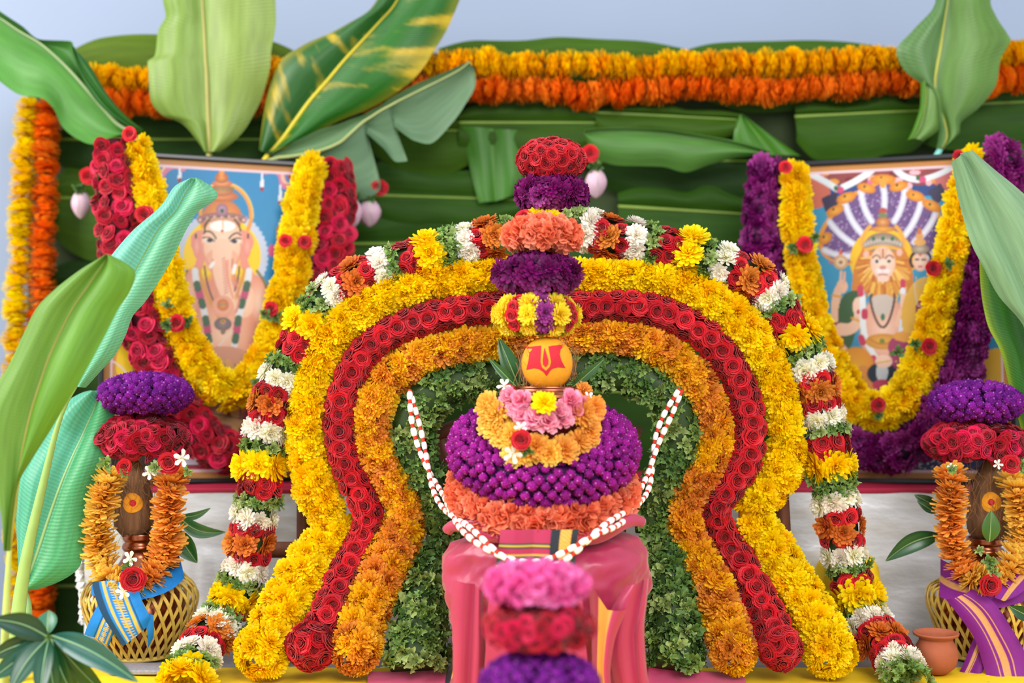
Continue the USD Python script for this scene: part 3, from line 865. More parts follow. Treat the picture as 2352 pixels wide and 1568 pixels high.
# ------------------------------------------------------------------ framed pictures
def fit_plane(target, Yc, w, h):
    """Places a w x h board so that its corners fall near the photographed ones: yaw, lean, roll, position by a few Gauss-Newton steps."""
    def corners(q):
        cx, cz, yaw, lean, roll, W, H = q
        cy, sy = math.cos(yaw), math.sin(yaw); cl_, sl = math.cos(lean), math.sin(lean); cr, sr = math.cos(roll), math.sin(roll)
        U = np.array([cy, sy, 0]); Vv = np.array([-sl * -sy * -1 * 0, 0, 1.0])
        nrm = np.array([sy, -cy, 0]); up = np.array([0, 0, 1.0]) * cl_ - nrm * sl
        U2, up2 = U * cr + up * sr, up * cr - U * sr
        o = np.array([cx, Yc, cz])
        return o, U2, up2, W, H
    def proj(q):
        o, U, up, W, H = corners(q)
        pts = [o - U * W / 2 + up * H / 2, o + U * W / 2 + up * H / 2, o + U * W / 2 - up * H / 2, o - U * W / 2 - up * H / 2]
        return np.array([[1176 + p[0] / kk(p[1]), 784 - (p[2] - ZC) / kk(p[1])] for p in pts]).ravel()
    c0 = np.mean(target, 0); p0 = P(c0[0], c0[1], Yc)
    q = np.array([p0[0], p0[2], 0.0, 0.10, 0.0, w, h])
    reg = np.array([0, 0, 60.0, 200.0, 60, 0, 0])
    for _ in range(12):
        f0 = proj(q) - np.ravel(target); J = np.zeros((8, 7))
        for i in range(7):
            e = np.zeros(7); e[i] = 1e-5
            J[:, i] = (proj(q + e) - f0 - np.ravel(target)) / 1e-5
        Rg = np.diag(reg); pri = np.array([0, 0, 0, 0.10, 0, 0, 0])
        q = q - np.linalg.solve(J.T @ J + Rg.T @ Rg, J.T @ f0 + Rg.T @ Rg @ (q - pri))
    return corners(q)


class Paint:
    """Flat print: colours of a fine grid of points on the picture, coordinates px."""
    def __init__(s, X, Y, base):
        s.X, s.Y = X, Y; s.C = np.tile(np.asarray(base, float), (len(X), 1))

    def put(s, m, c):
        m = np.clip(m, 0, 1)[:, None]; s.C = s.C * (1 - m) + np.asarray(c, float) * m

    def ell(s, cx, cy, rx, ry, c, c2=None, rot=0.0, soft=0.12):
        a = math.radians(rot); x, y = s.X - cx, s.Y - cy
        x, y = x * math.cos(a) + y * math.sin(a), -x * math.sin(a) + y * math.cos(a)
        d = np.sqrt((x / rx) ** 2 + (y / ry) ** 2)
        col = np.asarray(c, float) if c2 is None else np.asarray(c, float) * np.clip(1 - d, 0, 1)[:, None] + np.asarray(c2, float) * np.clip(d, 0, 1)[:, None]
        s.put((1 - d) / soft + 0.5, col)

    def poly(s, pts, c, smooth=False):
        pts = np.array(pts, float)
        if smooth:
            q = np.vstack([pts, pts[:1]]); t = np.r_[0, np.cumsum(np.linalg.norm(np.diff(q, axis=0), axis=1))]
            pts = CubicSpline(t, q, bc_type="periodic")(np.linspace(0, t[-1], 80))
        s.put(shapely.contains_xy(shapely.geometry.Polygon(pts).buffer(0), s.X, s.Y).astype(float), c)

    def line(s, pts, w, c, w2=None, curve=True):
        pts = np.array(pts, float)
        if curve and len(pts) > 2:
            pts = spline(pts, 24)
        d = np.full(len(s.X), 1e9); W = np.zeros(len(s.X))
        for i in range(len(pts) - 1):
            a, b = pts[i], pts[i + 1]; ab = b - a; L = max(ab @ ab, 1e-9)
            u = np.clip(((s.X - a[0]) * ab[0] + (s.Y - a[1]) * ab[1]) / L, 0, 1)
            dd = np.hypot(s.X - a[0] - u * ab[0], s.Y - a[1] - u * ab[1])
            wv = w if w2 is None else w + (w2 - w) * (i + u) / (len(pts) - 1)
            m = dd - wv / 2 < d; d = np.where(m, dd - wv / 2, d)
        s.put(0.5 - d / 1.6, c)


def picture(label, target, Yc, draw, base):
    o, U, up, W, H = fit_plane(target, Yc, 0.45, 0.68)
    nrm = np.cross(U, up); nrm = nrm if nrm[1] < 0 else -nrm
    t = Thing("framed_picture", label, "framed picture", o - up * H / 2)
    fw, th = 0.010, 0.02
    W0, H0 = W / 2, H / 2
    def bar(u0, u1, v0, v1, n0, n1):
        V, F = box(u0, u1, n0, n1, v0, v1, 0.002)
        return o + V[:, :1] * U + V[:, 1:2] * nrm + V[:, 2:] * up, F
    for q in ((-W0, W0, H0 - fw, H0), (-W0, W0, -H0, -H0 + fw), (-W0, -W0 + fw, -H0 + fw, H0 - fw), (W0 - fw, W0, -H0 + fw, H0 - fw)):
        t.part("frame_bar", *bar(*q, -0.012, 0.010), M["frame"])
    t.part("backing", *bar(-W0 + fw, W0 - fw, -H0 + fw, H0 - fw, -0.010, 0.000), M["board"])
    nu, nv = 230, 350
    us, vs = np.linspace(-W0 + fw, W0 - fw, nu), np.linspace(H0 - fw, -H0 + fw, nv)
    UU, VV = np.meshgrid(us, vs)
    pts = o + UU[..., None] * U + VV[..., None] * up + nrm * 0.001
    pts = pts.reshape(-1, 3)
    k = kk(pts[:, 1])
    p = Paint(1176 + pts[:, 0] / k, 784 - (pts[:, 2] - ZC) / k, base)
    draw(p)
    inset = np.minimum(np.minimum(W0 - np.abs(UU), H0 - np.abs(VV)).ravel() - fw, 1)
    wob = 0.5 + 0.5 * np.sin(UU.ravel() * 900) * np.sin(VV.ravel() * 900)
    gold = np.array([205, 140, 70]) * (0.75 + 0.35 * wob[:, None])
    m = (inset < 0.013)[:, None]
    p.C = np.where(m, gold, p.C)
    p.C = np.where(((inset >= 0.013) & (inset < 0.017))[:, None], np.array([225, 195, 205.0]), p.C)
    t.part("print", pts, gridf(nv, nu)[:, ::-1], M["print"], N=np.tile(nrm, (len(pts), 1)), col=lin(p.C) * 0.72)
    return o, U, up, nrm, W, H


def draw_elephant(p):
    skin, sh, hi = (244, 190, 158), (226, 140, 112), (250, 216, 190)
    p.put(np.clip((p.Y - 380) / 420, 0, 0.35), (80, 160, 210))
    p.put((p.Y > 800).astype(float), (150, 30, 62))
    p.poly([(228, 780), (330, 780), (330, 980), (228, 980)], (206, 140, 70))
    p.ell(292, 838, 26, 52, (240, 200, 20)); p.line([(244, 824), (275, 840), (300, 878)], 4, (225, 205, 215))
    # curtain arches with tassels
    for pts in ([(362, 470), (366, 420), (378, 392), (398, 380), (420, 386)], [(598, 384), (612, 392), (628, 390), (646, 402), (652, 424), (672, 430), (700, 428)]):
        p.line(pts, 16, (208, 116, 150)); p.line([(a - 0, b - 8) for a, b in pts], 6, (232, 186, 150))
    p.poly([(650, 375), (720, 380), (720, 424), (672, 422), (655, 398)], (166, 70, 70)); p.line([(645, 386), (676, 396), (690, 416)], 7, (226, 170, 110))
    for x, y0, y1 in ((413, 384, 416), (602, 394, 436), (644, 424, 468), (371, 400, 442)):
        p.poly([(x - 1.5, y0), (x + 1.5, y0), (x + 5, y1 - 6), (x - 5, y1 - 6)], (222, 222, 230)); p.ell(x, y1 - 2, 5, 5, (150, 40, 60))
    # halo
    a = np.arctan2(p.Y - 588, p.X - 510); d = np.hypot(p.X - 510, p.Y - 588)
    p.put((104 + 4 * np.abs(np.sin(a * 26)) - d) / 2, (196, 204, 226)); p.put((90 - d) / 2, (250, 206, 0))
    # arch of the crown
    p.line([(466, 520), (462, 470), (478, 436), (510, 422), (545, 432), (570, 462), (577, 500), (570, 526)], 9, (226, 150, 60)); p.line([(472, 436), (510, 420), (548, 430), (574, 462), (581, 500)], 3, (244, 200, 90))
    # ears, shoulders, body
    p.ell(512, 800, 112, 170, skin, sh); p.ell(428, 690, 34, 74, hi, sh, rot=12); p.ell(598, 700, 32, 70, hi, sh, rot=-12)
    p.ell(512, 770, 78, 82, (250, 206, 176), (232, 150, 118)); p.ell(560, 690, 26, 40, hi, skin)
    for sx in (-1, 1):
        p.poly([(510 + sx * 42, 528), (510 + sx * 64, 534), (510 + sx * 72, 562), (510 + sx * 60, 600), (510 + sx * 74, 634), (510 + sx * 50, 622), (510 + sx * 40, 590)], (232, 146, 126), True)
        p.ell(510 + sx * 58, 566, 9, 26, (240, 176, 156), (226, 136, 120)); p.ell(510 + sx * 60, 542, 3, 6, (60, 70, 40))
    # crown
    p.ell(510, 500, 46, 42, (236, 164, 84), (200, 112, 56)); p.ell(510, 451, 38, 12, (226, 150, 80), (180, 90, 50)); p.ell(510, 437, 26, 14, (214, 150, 90), (170, 90, 60))
    p.ell(510, 421, 24, 7, (236, 170, 110), (190, 100, 60)); p.ell(509, 408, 15, 13, (226, 150, 70), (170, 80, 30)); p.ell(509, 396, 6, 9, (220, 140, 60))
    for i in range(11):
        x = 486 + i * 5; p.line([(x, 430), (x, 438)], 2, (90, 110, 60))
    for i in range(13):
        u = -1 + i / 6; p.ell(510 + 50 * u, 500 + 8 * u * u - 4, 7, 9, (176, 142, 150), (150, 92, 84)); p.ell(510 + 50 * u, 497 + 8 * u * u, 2.5, 3, (60, 84, 60) if i % 2 else (240, 200, 190))
    p.ell(510, 482, 14, 15, (190, 160, 190), (150, 100, 110)); p.ell(510, 484, 4, 5, (40, 80, 60))
    # head and trunk
    p.ell(510, 556, 47, 56, hi, skin, soft=0.06); p.ell(510, 600, 40, 32, skin, (238, 170, 140))
    p.poly([(468, 512), (552, 512), (546, 500), (474, 500)], (206, 150, 120)); p.ell(511, 519, 30, 13, (252, 246, 238)); p.line([(512, 508), (512, 524)], 2.5, (210, 150, 90)); p.ell(511, 530, 3.5, 4, (196, 80, 50))
    p.line([(470, 530), (474, 512), (482, 504)], 4, (50, 46, 40)); p.line([(552, 530), (546, 512), (538, 504)], 4, (50, 46, 40))
    p.line([(468, 536), (480, 531), (490, 538), (496, 548)], 3.5, (56, 44, 44)); p.line([(553, 540), (543, 535), (533, 540), (526, 548)], 3.5, (56, 44, 44))
    p.ell(480, 552, 13, 4.6, (236, 222, 214)); p.ell(540, 554, 13, 4.6, (236, 222, 214)); p.ell(482, 552, 6.5, 5, (46, 44, 56)); p.ell(538, 554, 6.5, 5, (46, 44, 56))
    p.line([(466, 546), (478, 545), (494, 556)], 2.5, (50, 40, 44)); p.line([(554, 548), (542, 547), (526, 557)], 2.5, (50, 40, 44))
    # necklaces and garlands
    for sx in (-1, 1):
        p.line([(510 + sx * 52, 618), (510 + sx * 44, 650), (510 + sx * 28, 690), (510 + sx * 8, 728)], 7, (214, 150, 60)); p.line([(510 + sx * 40, 612), (510 + sx * 34, 650), (510 + sx * 20, 690)], 4, (96, 70, 70))
        q = [(510 + sx * 62, 622), (510 + sx * 56, 660), (510 + sx * 40, 720), (510 + sx * 32, 770), (510 + sx * 24, 812)]
        p.line(q, 15, (224, 224, 228)); s_ = spline(np.array(q, float), 20)
        for i0, c in ((4, (196, 72, 112)), (12, (190, 66, 106))):
            p.line(s_[i0:i0 + 3], 17, c, curve=False); p.line(s_[i0 - 1:i0 + 1], 16, (60, 96, 66), curve=False); p.line(s_[i0 + 3:i0 + 5], 16, (60, 96, 66), curve=False)
        p.line([(510 + sx * 80, 622), (510 + sx * 98, 650), (510 + sx * 108, 690)], 6, (120, 110, 50))
    p.line([(511, 570), (509, 610), (514, 650), (524, 680), (522, 702)], 46, (248, 200, 172), 30); p.line([(522, 600), (526, 650), (536, 684)], 8, (236, 160, 132), 5)
    p.line([(489, 596), (490, 640), (496, 672), (492, 690)], 4, (222, 146, 122)); p.line([(534, 596), (540, 640), (548, 680), (542, 716)], 5, (214, 134, 112)); p.line([(466, 560), (470, 590), (484, 612)], 3.5, (226, 150, 128)); p.line([(554, 560), (550, 590), (538, 612)], 3.5, (220, 142, 120))
    p.ell(512, 704, 25, 25, (246, 190, 162), (236, 160, 132)); p.ell(512, 700, 14, 14, (214, 120, 84)); p.ell(512, 700, 11, 11, (232, 160, 90), (206, 120, 60)); p.line([(503, 700), (520, 698)], 2, (120, 140, 120))
    for i in range(13):
        y = 596 + i * 6.5; p.line([(510 + i * 0.5, y), (517 + i * 0.6, y - 5)], 1.6, (190, 90, 80))
    p.line([(484, 612), (490, 604)], 8, (244, 240, 236)); p.line([(536, 626), (540, 610)], 8, (246, 242, 238))
    p.ell(512, 744, 20, 15, (150, 130, 130), (110, 92, 96)); p.ell(512, 738, 6, 5, (230, 150, 60)); p.ell(512, 760, 6, 8, (140, 110, 90)); p.ell(512, 738, 2.5, 2.5, (50, 110, 70))
    p.line([(534, 760), (508, 788), (496, 806)], 4, (238, 214, 196))
    p.line([(450, 812), (480, 822), (512, 818), (548, 820), (576, 806)], 12, (222, 150, 90)); p.ell(512, 826, 12, 8, (182, 60, 90))
    # lotus hand at the right
    p.ell(624, 575, 8, 14, (214, 80, 130)); p.line([(640, 530), (640, 590)], 10, (220, 160, 90)); p.ell(640, 526, 5, 8, (206, 130, 60))
    # dress
    p.poly([(440, 826), (590, 826), (600, 900), (430, 900)], (214, 150, 120), True)
    p.line([(500, 832), (504, 880), (520, 930), (532, 985), (536, 1040)], 9, (176, 50, 74)); p.line([(524, 832), (530, 880), (536, 930), (540, 985), (546, 1040)], 16, (222, 164, 90))
    p.line([(516, 836), (524, 900), (528, 980)], 2.5, (90, 100, 50)); p.line([(540, 836), (550, 900), (552, 980)], 2.5, (90, 100, 50))
    p.poly([(470, 945), (560, 965), (560, 985), (466, 962)], (212, 150, 96)); p.line([(468, 944), (520, 955), (560, 962)], 2.5, (96, 100, 50))
    p.poly([(228, 1030), (780, 1030), (780, 1100), (228, 1100)], (60, 60, 60)); p.poly([(400, 1030), (560, 1040), (560, 1068), (400, 1068)], (214, 204, 220)); p.poly([(400, 1070), (640, 1070), (640, 1080), (400, 1080)], (160, 40, 60))


def draw_lion(p):
    skin, sh, hi = (238, 192, 166), (214, 148, 124), (246, 216, 198)
    p.put(np.clip((p.Y - 760) / 260, 0, 1), (40, 56, 96)); p.put((p.Y < 450) * 1.0, (48, 70, 130)); p.put((p.Y < 425) * 0.9, (150, 66, 60))
    r = np.random.default_rng(3)
    for i in range(26):
        x = 1850 + r.uniform(0, 360); y = 382 + r.uniform(0, 48)
        p.ell(x, y, r.uniform(7, 14), r.uniform(5, 9), [(220, 150, 60), (206, 110, 150), (180, 60, 60), (230, 180, 190), (120, 40, 50)][i % 5])
    for x in range(1856, 2210, 9):
        p.line([(x, 384 - (x - 1856) * 0.05), (x + 3, 396 - (x - 1856) * 0.05)], 4, (60, 92, 50))
    p.poly([(1850, 400), (1900, 420), (1896, 470), (1860, 476)], (206, 110, 90), True); p.poly([(2150, 400), (2204, 400), (2204, 450), (2160, 440)], (200, 110, 110), True)
    p.line([(1852, 396), (1886, 412), (1922, 434)], 15, (224, 230, 236)); p.line([(1936, 430), (1968, 414), (2008, 386)], 15, (226, 230, 236)); p.line([(2052, 382), (2080, 406), (2110, 412)], 15, (222, 228, 236)); p.line([(2126, 410), (2156, 400), (2184, 386)], 13, (222, 228, 236))
    for x, y in ((1930, 436), (2118, 412)):
        p.ell(x, y, 9, 8, (206, 76, 120)); p.ell(x - 10, y - 4, 5, 6, (60, 100, 60))
    p.poly([(1886, 456), (1920, 440), (1930, 470), (1896, 486)], (60, 50, 80)); p.poly([(2130, 440), (2160, 420), (2176, 448), (2150, 470)], (60, 56, 84))
    # serpent hood
    hood = [(1890, 586), (1878, 556), (1888, 520), (1908, 490), (1930, 462), (1962, 440), (1995, 428), (2028, 408), (2062, 424), (2095, 436), (2126, 456), (2152, 478), (2170, 520), (2174, 560), (2150, 600), (2080, 620), (1960, 610)]
    p.poly(hood, (226, 152, 58), True)
    c = np.array([2028, 560.0]); inner = [tuple(c + (np.array(q) - c) * 0.93) for q in hood]; p.poly(inner, (110, 80, 132), True)
    for i in range(300):
        a, d = r.uniform(-3.3, 0.1), r.uniform(60, 130); x, y = 2028 + d * math.cos(a), 566 + d * 0.98 * math.sin(a); p.ell(x, y, 2.0, 2.0, (172, 146, 186) if i % 3 else (70, 60, 110))
    for a, b in (((2028, 428), (2028, 490)), ((1978, 440), (2002, 508)), ((1942, 470), (1984, 540)), ((1906, 510), (1972, 566)), ((1894, 574), (1958, 588)), ((2078, 436), (2054, 508)), ((2116, 462), (2078, 540)), ((2148, 492), (2100, 556)), ((2168, 556), (2110, 600))):
        m = ((a[0] + b[0]) / 2 + (4 if a[0] < 2028 else -4) * -1, (a[1] + b[1]) / 2 + 4); p.line([a, m, b], 15, (206, 204, 222)); p.line([a, m, b], 4, (232, 232, 240))
    for x, y, w, h, ro in ((2028, 412, 30, 12, 0), (1990, 432, 22, 11, 15), (1944, 454, 24, 12, -20), (1918, 484, 22, 11, -25), (1896, 547, 17, 12, -40), (2064, 428, 22, 11, -15), (2102, 450, 22, 12, 15), (2140, 472, 24, 12, 25)):
        p.ell(x, y, w, h, (238, 170, 60), (206, 124, 40), rot=ro); p.ell(x - 4, y - 3, 3, 3, (40, 60, 40))
    p.poly([(2016, 410), (2040, 410), (2032, 432), (2024, 432)], (226, 156, 60))
    # halo, crown, mane, face
    p.ell(2026, 598, 74, 74, (246, 200, 50), (236, 184, 40), soft=0.03)
    p.line([(1984, 580), (1984, 540), (1998, 520)], 9, (226, 164, 70)); p.line([(2072, 580), (2072, 540), (2058, 520)], 9, (226, 164, 70))
    p.ell(2028, 484, 10, 7, (180, 80, 70)); p.ell(2028, 494, 12, 5, (110, 130, 90)); p.ell(2028, 510, 17, 12, (226, 166, 100), (170, 100, 60)); p.ell(2028, 526, 28, 7, (232, 170, 80), (190, 120, 50))
    p.poly([(1966, 690), (1958, 640), (1976, 580), (2000, 550), (2056, 550), (2082, 580), (2098, 640), (2090, 690), (2060, 672), (2048, 692), (2030, 712), (2010, 692), (1996, 672)], (206, 128, 52), True)
    for i in range(90):
        a = r.uniform(0.1, math.pi - 0.1) if i % 2 else r.uniform(-0.6, math.pi + 0.6); rad0, rad1 = 32, r.uniform(52, 76)
        p.line([(2028 + rad0 * math.cos(a), 606 + rad0 * math.sin(a)), (2028 + rad1 * 0.86 * math.cos(a), 610 + rad1 * 1.25 * max(math.sin(a), 0.0) + rad1 * 0.6 * min(math.sin(a), 0))], 3.5, [(240, 190, 90), (222, 150, 60), (190, 104, 50), (246, 206, 120)][i % 4], curve=False)
    p.ell(2028, 558, 40, 24, (190, 176, 160), (140, 116, 100))
    for i in range(13):
        u = -1 + i / 6; p.ell(2028 + 40 * u, 552 + 9 * u * u, 5, 8, (214, 206, 196), (150, 130, 120)); p.ell(2028 + 40 * u, 566 + 8 * u * u, 4, 4, (230, 170, 70))
    for u in (-22, 0, 22):
        p.ell(2028 + u, 548, 4, 5, (50, 110, 70))
    p.ell(2028, 604, 29, 38, hi, skin, soft=0.1); p.ell(1990, 584, 7, 8, (230, 180, 166)); p.ell(2066, 580, 7, 8, (230, 180, 166))
    p.line([(2028, 572), (2028, 592)], 3, (170, 80, 60)); p.line([(2020, 572), (2024, 592)], 1.8, (200, 150, 110)); p.line([(2036, 572), (2032, 592)], 1.8, (200, 150, 110))
    for sx in (-1, 1):
        p.line([(2028 + sx * 24, 592), (2028 + sx * 14, 586), (2028 + sx * 6, 594)], 3, (120, 80, 70)); p.ell(2028 + sx * 14, 600, 8, 3.6, (226, 214, 204)); p.ell(2028 + sx * 14, 600, 4, 3.8, (50, 66, 70)); p.ell(2028 + sx * 8, 622, 10, 7, (250, 238, 234), (238, 210, 206))
    p.ell(2028, 614, 8, 5, (206, 140, 130)); p.line([(2018, 631), (2028, 630), (2038, 631)], 2.2, (150, 84, 84)); p.ell(2028, 640, 14, 8, (240, 204, 190))
    # body, arms
    p.ell(2030, 760, 56, 84, (244, 204, 182), (226, 160, 136))
    for i in range(60):
        a = r.uniform(0.25, math.pi - 0.25); l = r.uniform(28, 44); p.line([(2028 + 34 * math.cos(a), 634 + 20 * math.sin(a)), (2028 + 46 * math.cos(a), 640 + l * math.sin(a) * 1.1)], 3.5, [(240, 190, 90), (224, 156, 64), (196, 112, 50)][i % 3], curve=False)
    p.line([(1936, 800), (1922, 740), (1920, 690), (1926, 664)], 28, (240, 190, 160), 18); p.ell(1934, 658, 13, 16, (238, 186, 158)); p.line([(1930, 650), (1932, 624)], 6, (236, 184, 156)); p.line([(1938, 650), (1940, 626)], 6, (230, 172, 146))
    p.line([(1912, 678), (1932, 682)], 5, (224, 160, 70)); p.ell(1931, 602, 17, 17, (206, 160, 116)); p.ell(1931, 602, 11, 11, (226, 196, 160)); p.ell(1931, 602, 4, 4, (150, 100, 80))
    for x, y, dx, dy in ((1931, 582, 0, -12), (1912, 602, -10, -3), (1950, 602, 10, -3)):
        p.poly([(x - 5, y + 3), (x + 5, y + 3), (x + dx, y + dy)], (216, 90, 60))
    p.poly([(1905, 748), (1930, 740), (1946, 780), (1930, 800), (1910, 798)], (160, 46, 76), True); p.poly([(1956, 668), (1976, 668), (1966, 760), (1946, 800), (1940, 790)], (64, 96, 60), True)
    p.line([(1932, 756), (1958, 752), (1972, 722)], 30, (242, 194, 166), 20); p.ell(1971, 704, 13, 22, (246, 206, 184)); p.ell(1972, 716, 5, 5, (196, 70, 80)); p.line([(1956, 730), (1976, 738)], 5, (224, 160, 70))
    p.ell(2078, 694, 11, 22, (244, 200, 178)); p.line([(2066, 722), (2084, 726)], 5, (224, 160, 70)); p.line([(2072, 716), (2064, 744)], 18, (240, 190, 162))
    p.line([(1978, 668), (1982, 720), (1984, 760), (1998, 800), (2016, 830)], 14, (232, 236, 240)); p.line([(1976, 662), (1977, 674)], 15, (206, 66, 96)); p.line([(1986, 716), (1986, 726)], 15, (196, 60, 90)); p.line([(1978, 776), (1982, 786)], 15, (196, 60, 90)); p.line([(2006, 822), (2012, 834)], 14, (200, 66, 96))
    p.line([(2074, 646), (2074, 660)], 12, (206, 66, 96)); p.ell(2074, 668, 7, 8, (232, 238, 244)); p.line([(2074, 730), (2070, 760)], 12, (214, 224, 240))
    p.poly([(2004, 684), (2050, 684), (2042, 720), (2026, 730), (2012, 720)], (206, 190, 180), True); p.line([(2003, 676), (2008, 724), (2028, 752), (2046, 724), (2054, 676)], 5, (90, 66, 56)); p.ell(2028, 728, 5, 8, (60, 120, 90))
    # consort
    p.poly([(2090, 660), (2112, 640), (2150, 640), (2150, 800), (2096, 790)], (226, 176, 70), True); p.poly([(2110, 690), (2130, 670), (2140, 720), (2120, 760), (2104, 730)], (146, 50, 76), True)
    p.ell(2114, 600, 17, 23, (246, 214, 196), (232, 186, 164)); p.line([(2096, 612), (2100, 580), (2114, 574), (2130, 580), (2134, 612)], 6, (50, 40, 44)); p.ell(2114, 572, 21, 12, (196, 186, 170), (140, 120, 100)); p.ell(2113, 556, 14, 8, (222, 166, 90)); p.ell(2112, 542, 9, 9, (216, 156, 90)); p.ell(2112, 530, 5, 8, (190, 116, 70))
    p.line([(2103, 596), (2110, 596)], 3.5, (46, 36, 40)); p.line([(2118, 596), (2125, 596)], 3.5, (46, 36, 40)); p.line([(2110, 612), (2118, 612)], 3, (196, 60, 70)); p.ell(2114, 586, 2, 3, (196, 40, 50)); p.line([(2104, 636), (2112, 660), (2124, 636)], 3, (200, 180, 140)); p.line([(2100, 650), (2112, 704), (2130, 650)], 3, (206, 196, 176))
    # dress and seat
    p.ell(2028, 784, 40, 18, (232, 176, 80), (206, 140, 60)); p.ell(2026, 784, 6, 7, (120, 130, 60)); p.line([(1996, 776), (2026, 790), (2058, 776)], 4, (196, 126, 50))
    p.ell(1966, 850, 44, 54, (244, 182, 50), (222, 140, 50)); p.poly([(1940, 870), (1992, 840), (2010, 880), (2004, 950), (1960, 930)], (226, 146, 70), True); p.line([(1972, 860), (1992, 884), (1990, 920)], 4, (200, 116, 60))
    p.poly([(2044, 782), (2066, 772), (2090, 790), (2088, 840), (2076, 880), (2058, 874), (2046, 830)], (166, 62, 104), True); p.poly([(2050, 772), (2086, 764), (2096, 778), (2070, 784)], (226, 160, 70), True)
    for i in range(14):
        p.ell(2052 + r.uniform(0, 30), 795 + r.uniform(0, 75), 2.2, 2.2, (230, 180, 110))
    p.ell(2026, 858, 34, 26, (34, 44, 60)); p.ell(2026, 854, 14, 24, (206, 210, 214)); p.ell(2030, 830, 20, 15, (244, 204, 182)); p.line([(2014, 834), (2046, 828)], 3, (224, 170, 80)); p.ell(2026, 884, 22, 13, (196, 60, 92)); p.ell(2058, 880, 10, 14, (240, 200, 170))
    p.poly([(2250, 820), (2290, 800), (2330, 830), (2330, 960), (2240, 930)], (214, 164, 50), True)
    for i in range(160):
        p.ell(1880 + r.uniform(0, 300), 1055 + r.uniform(0, 32), 2.2, 1.8, (210, 214, 226) if i % 3 else (206, 120, 160))


PL = picture("tall framed print of an elephant-headed deity on sky blue, with flower garlands hung over it", [(228, 336), (772, 388), (772, 1108), (228, 1110)], 0.43, draw_elephant, (24, 124, 178))
PR = picture("tall framed print of a lion-faced deity under a many-headed serpent hood", [(1780, 386), (2330, 338), (2330, 1110), (1780, 1110)], 0.43, draw_lion, (60, 150, 190))


def on_plane(pl, px, py, off):
    """Depth y at which the sight of a point meets the picture's board, off metres in front of it."""
    o, U, up, nrm, W, H = pl
    d = P(px, py, 0.0) - np.array([0, -D, ZC]); e = np.array([0, -D, ZC])
    s = ((o + nrm * off - e) @ nrm) / (d @ nrm)
    return (e + d * s)[1]


def hung(pl, pts, off):
    return [(x, y, w, on_plane(pl, x, y, off)) for x, y, w in pts]


WIDE = np.linspace(-1.25, 1.25, 5)
FULL = np.linspace(-1.5, 1.5, 6)

# garlands over the left picture
t = Thing("rose_garland", "thick crimson rose garland hung in a deep loop over the elephant picture", "garland", P(480, 700, 0.36))
pts = hung(PL, [(258, 322, 42), (262, 420, 50), (272, 540, 52), (296, 660, 52), (330, 770, 52), (380, 880, 52), (430, 960, 52), (490, 1025, 52), (560, 1045, 50), (630, 1010, 48), (690, 900, 46), (730, 760, 46), (752, 620, 48), (770, 480, 48), (772, 380, 36)], 0.036)
band(t, pts, 0.36, ["crim"], 22, 33, np.linspace(-1.3, 1.3, 4), depth=0.6, core=(70, 0, 20), core_mat="soft", tilt=0.35)
t = Thing("chrysanthemum_garland", "yellow chrysanthemum garland with red roses looped inside the crimson one on the elephant picture", "garland", P(500, 700, 0.36))
pts = hung(PL, [(312, 325, 28), (330, 400, 36), (345, 470, 38), (362, 540, 36), (384, 640, 40), (400, 720, 42), (430, 800, 46), (478, 870, 48), (530, 900, 46), (580, 870, 44), (622, 790, 40), (650, 700, 40), (668, 620, 40), (685, 530, 40), (700, 440, 38), (716, 378, 30)], 0.05)
band(t, pts, 0.36, ["ymum"], 32, 31, np.linspace(-1.1, 1.1, 3), depth=0.65, core=(215, 160, 0), core_mat="soft", tilt=0.3)
for x, y, r in ((406, 742, 21), (622, 710, 18), (656, 553, 16), (332, 492, 22), (700, 556, 17), (298, 308, 18)):
    Yp = on_plane(PL, x, y, 0.088)
    flower(t, "rose", P(x, y, Yp), np.array([0, -1, 0.1]), r * kk(Yp))
for x, y in ((432, 738), (384, 748), (612, 722), (636, 728), (590, 880), (388, 700)):
    Yp = on_plane(PL, x, y, 0.085)
    flower(t, "dsprig", P(x, y, Yp), np.array([rng.normal(0, .3), -1, 0.1]), 20 * kk(Yp))

# garlands over the right picture
t = Thing("purple_garland", "thick dark purple chrysanthemum garland hung in a deep loop over the lion-faced picture", "garland", P(2020, 700, 0.36))
pts = hung(PR, [(1758, 366, 36), (1756, 460, 50), (1752, 560, 54), (1770, 660, 54), (1810, 780, 52), (1860, 900, 52), (1920, 990, 52), (2000, 1035, 50), (2080, 1030, 50), (2150, 960, 52), (2205, 850, 52), (2240, 720, 50), (2262, 600, 48), (2290, 480, 46), (2312, 390, 44), (2290, 335, 36)], 0.036)
band(t, pts, 0.36, ["pmum"], 35, 38, np.linspace(-1.3, 1.3, 4), depth=0.6, core=(36, 4, 38), core_mat="soft", tilt=0.3)
t = Thing("chrysanthemum_garland", "yellow chrysanthemum garland with red roses looped inside the purple one on the lion picture", "garland", P(2010, 700, 0.36))
pts = hung(PR, [(1826, 376, 24), (1828, 440, 34), (1832, 540, 34), (1850, 640, 36), (1872, 730, 38), (1900, 810, 40), (1935, 880, 44), (1980, 935, 46), (2030, 945, 46), (2085, 900, 46), (2130, 810, 44), (2160, 700, 42), (2180, 610, 38), (2196, 520, 38), (2212, 440, 34), (2232, 352, 22)], 0.05)
band(t, pts, 0.36, ["ymum"], 31, 31, np.linspace(-1.1, 1.1, 3), depth=0.65, core=(215, 160, 0), core_mat="soft", tilt=0.3)
for x, y, r in ((1804, 384, 15), (1849, 561, 19), (2017, 930, 18), (2135, 795, 19), (2144, 616, 18), (2202, 358, 14)):
    Yp = on_plane(PR, x, y, 0.088)
    flower(t, "rose", P(x, y, Yp), np.array([0, -1, 0.1]), r * kk(Yp))
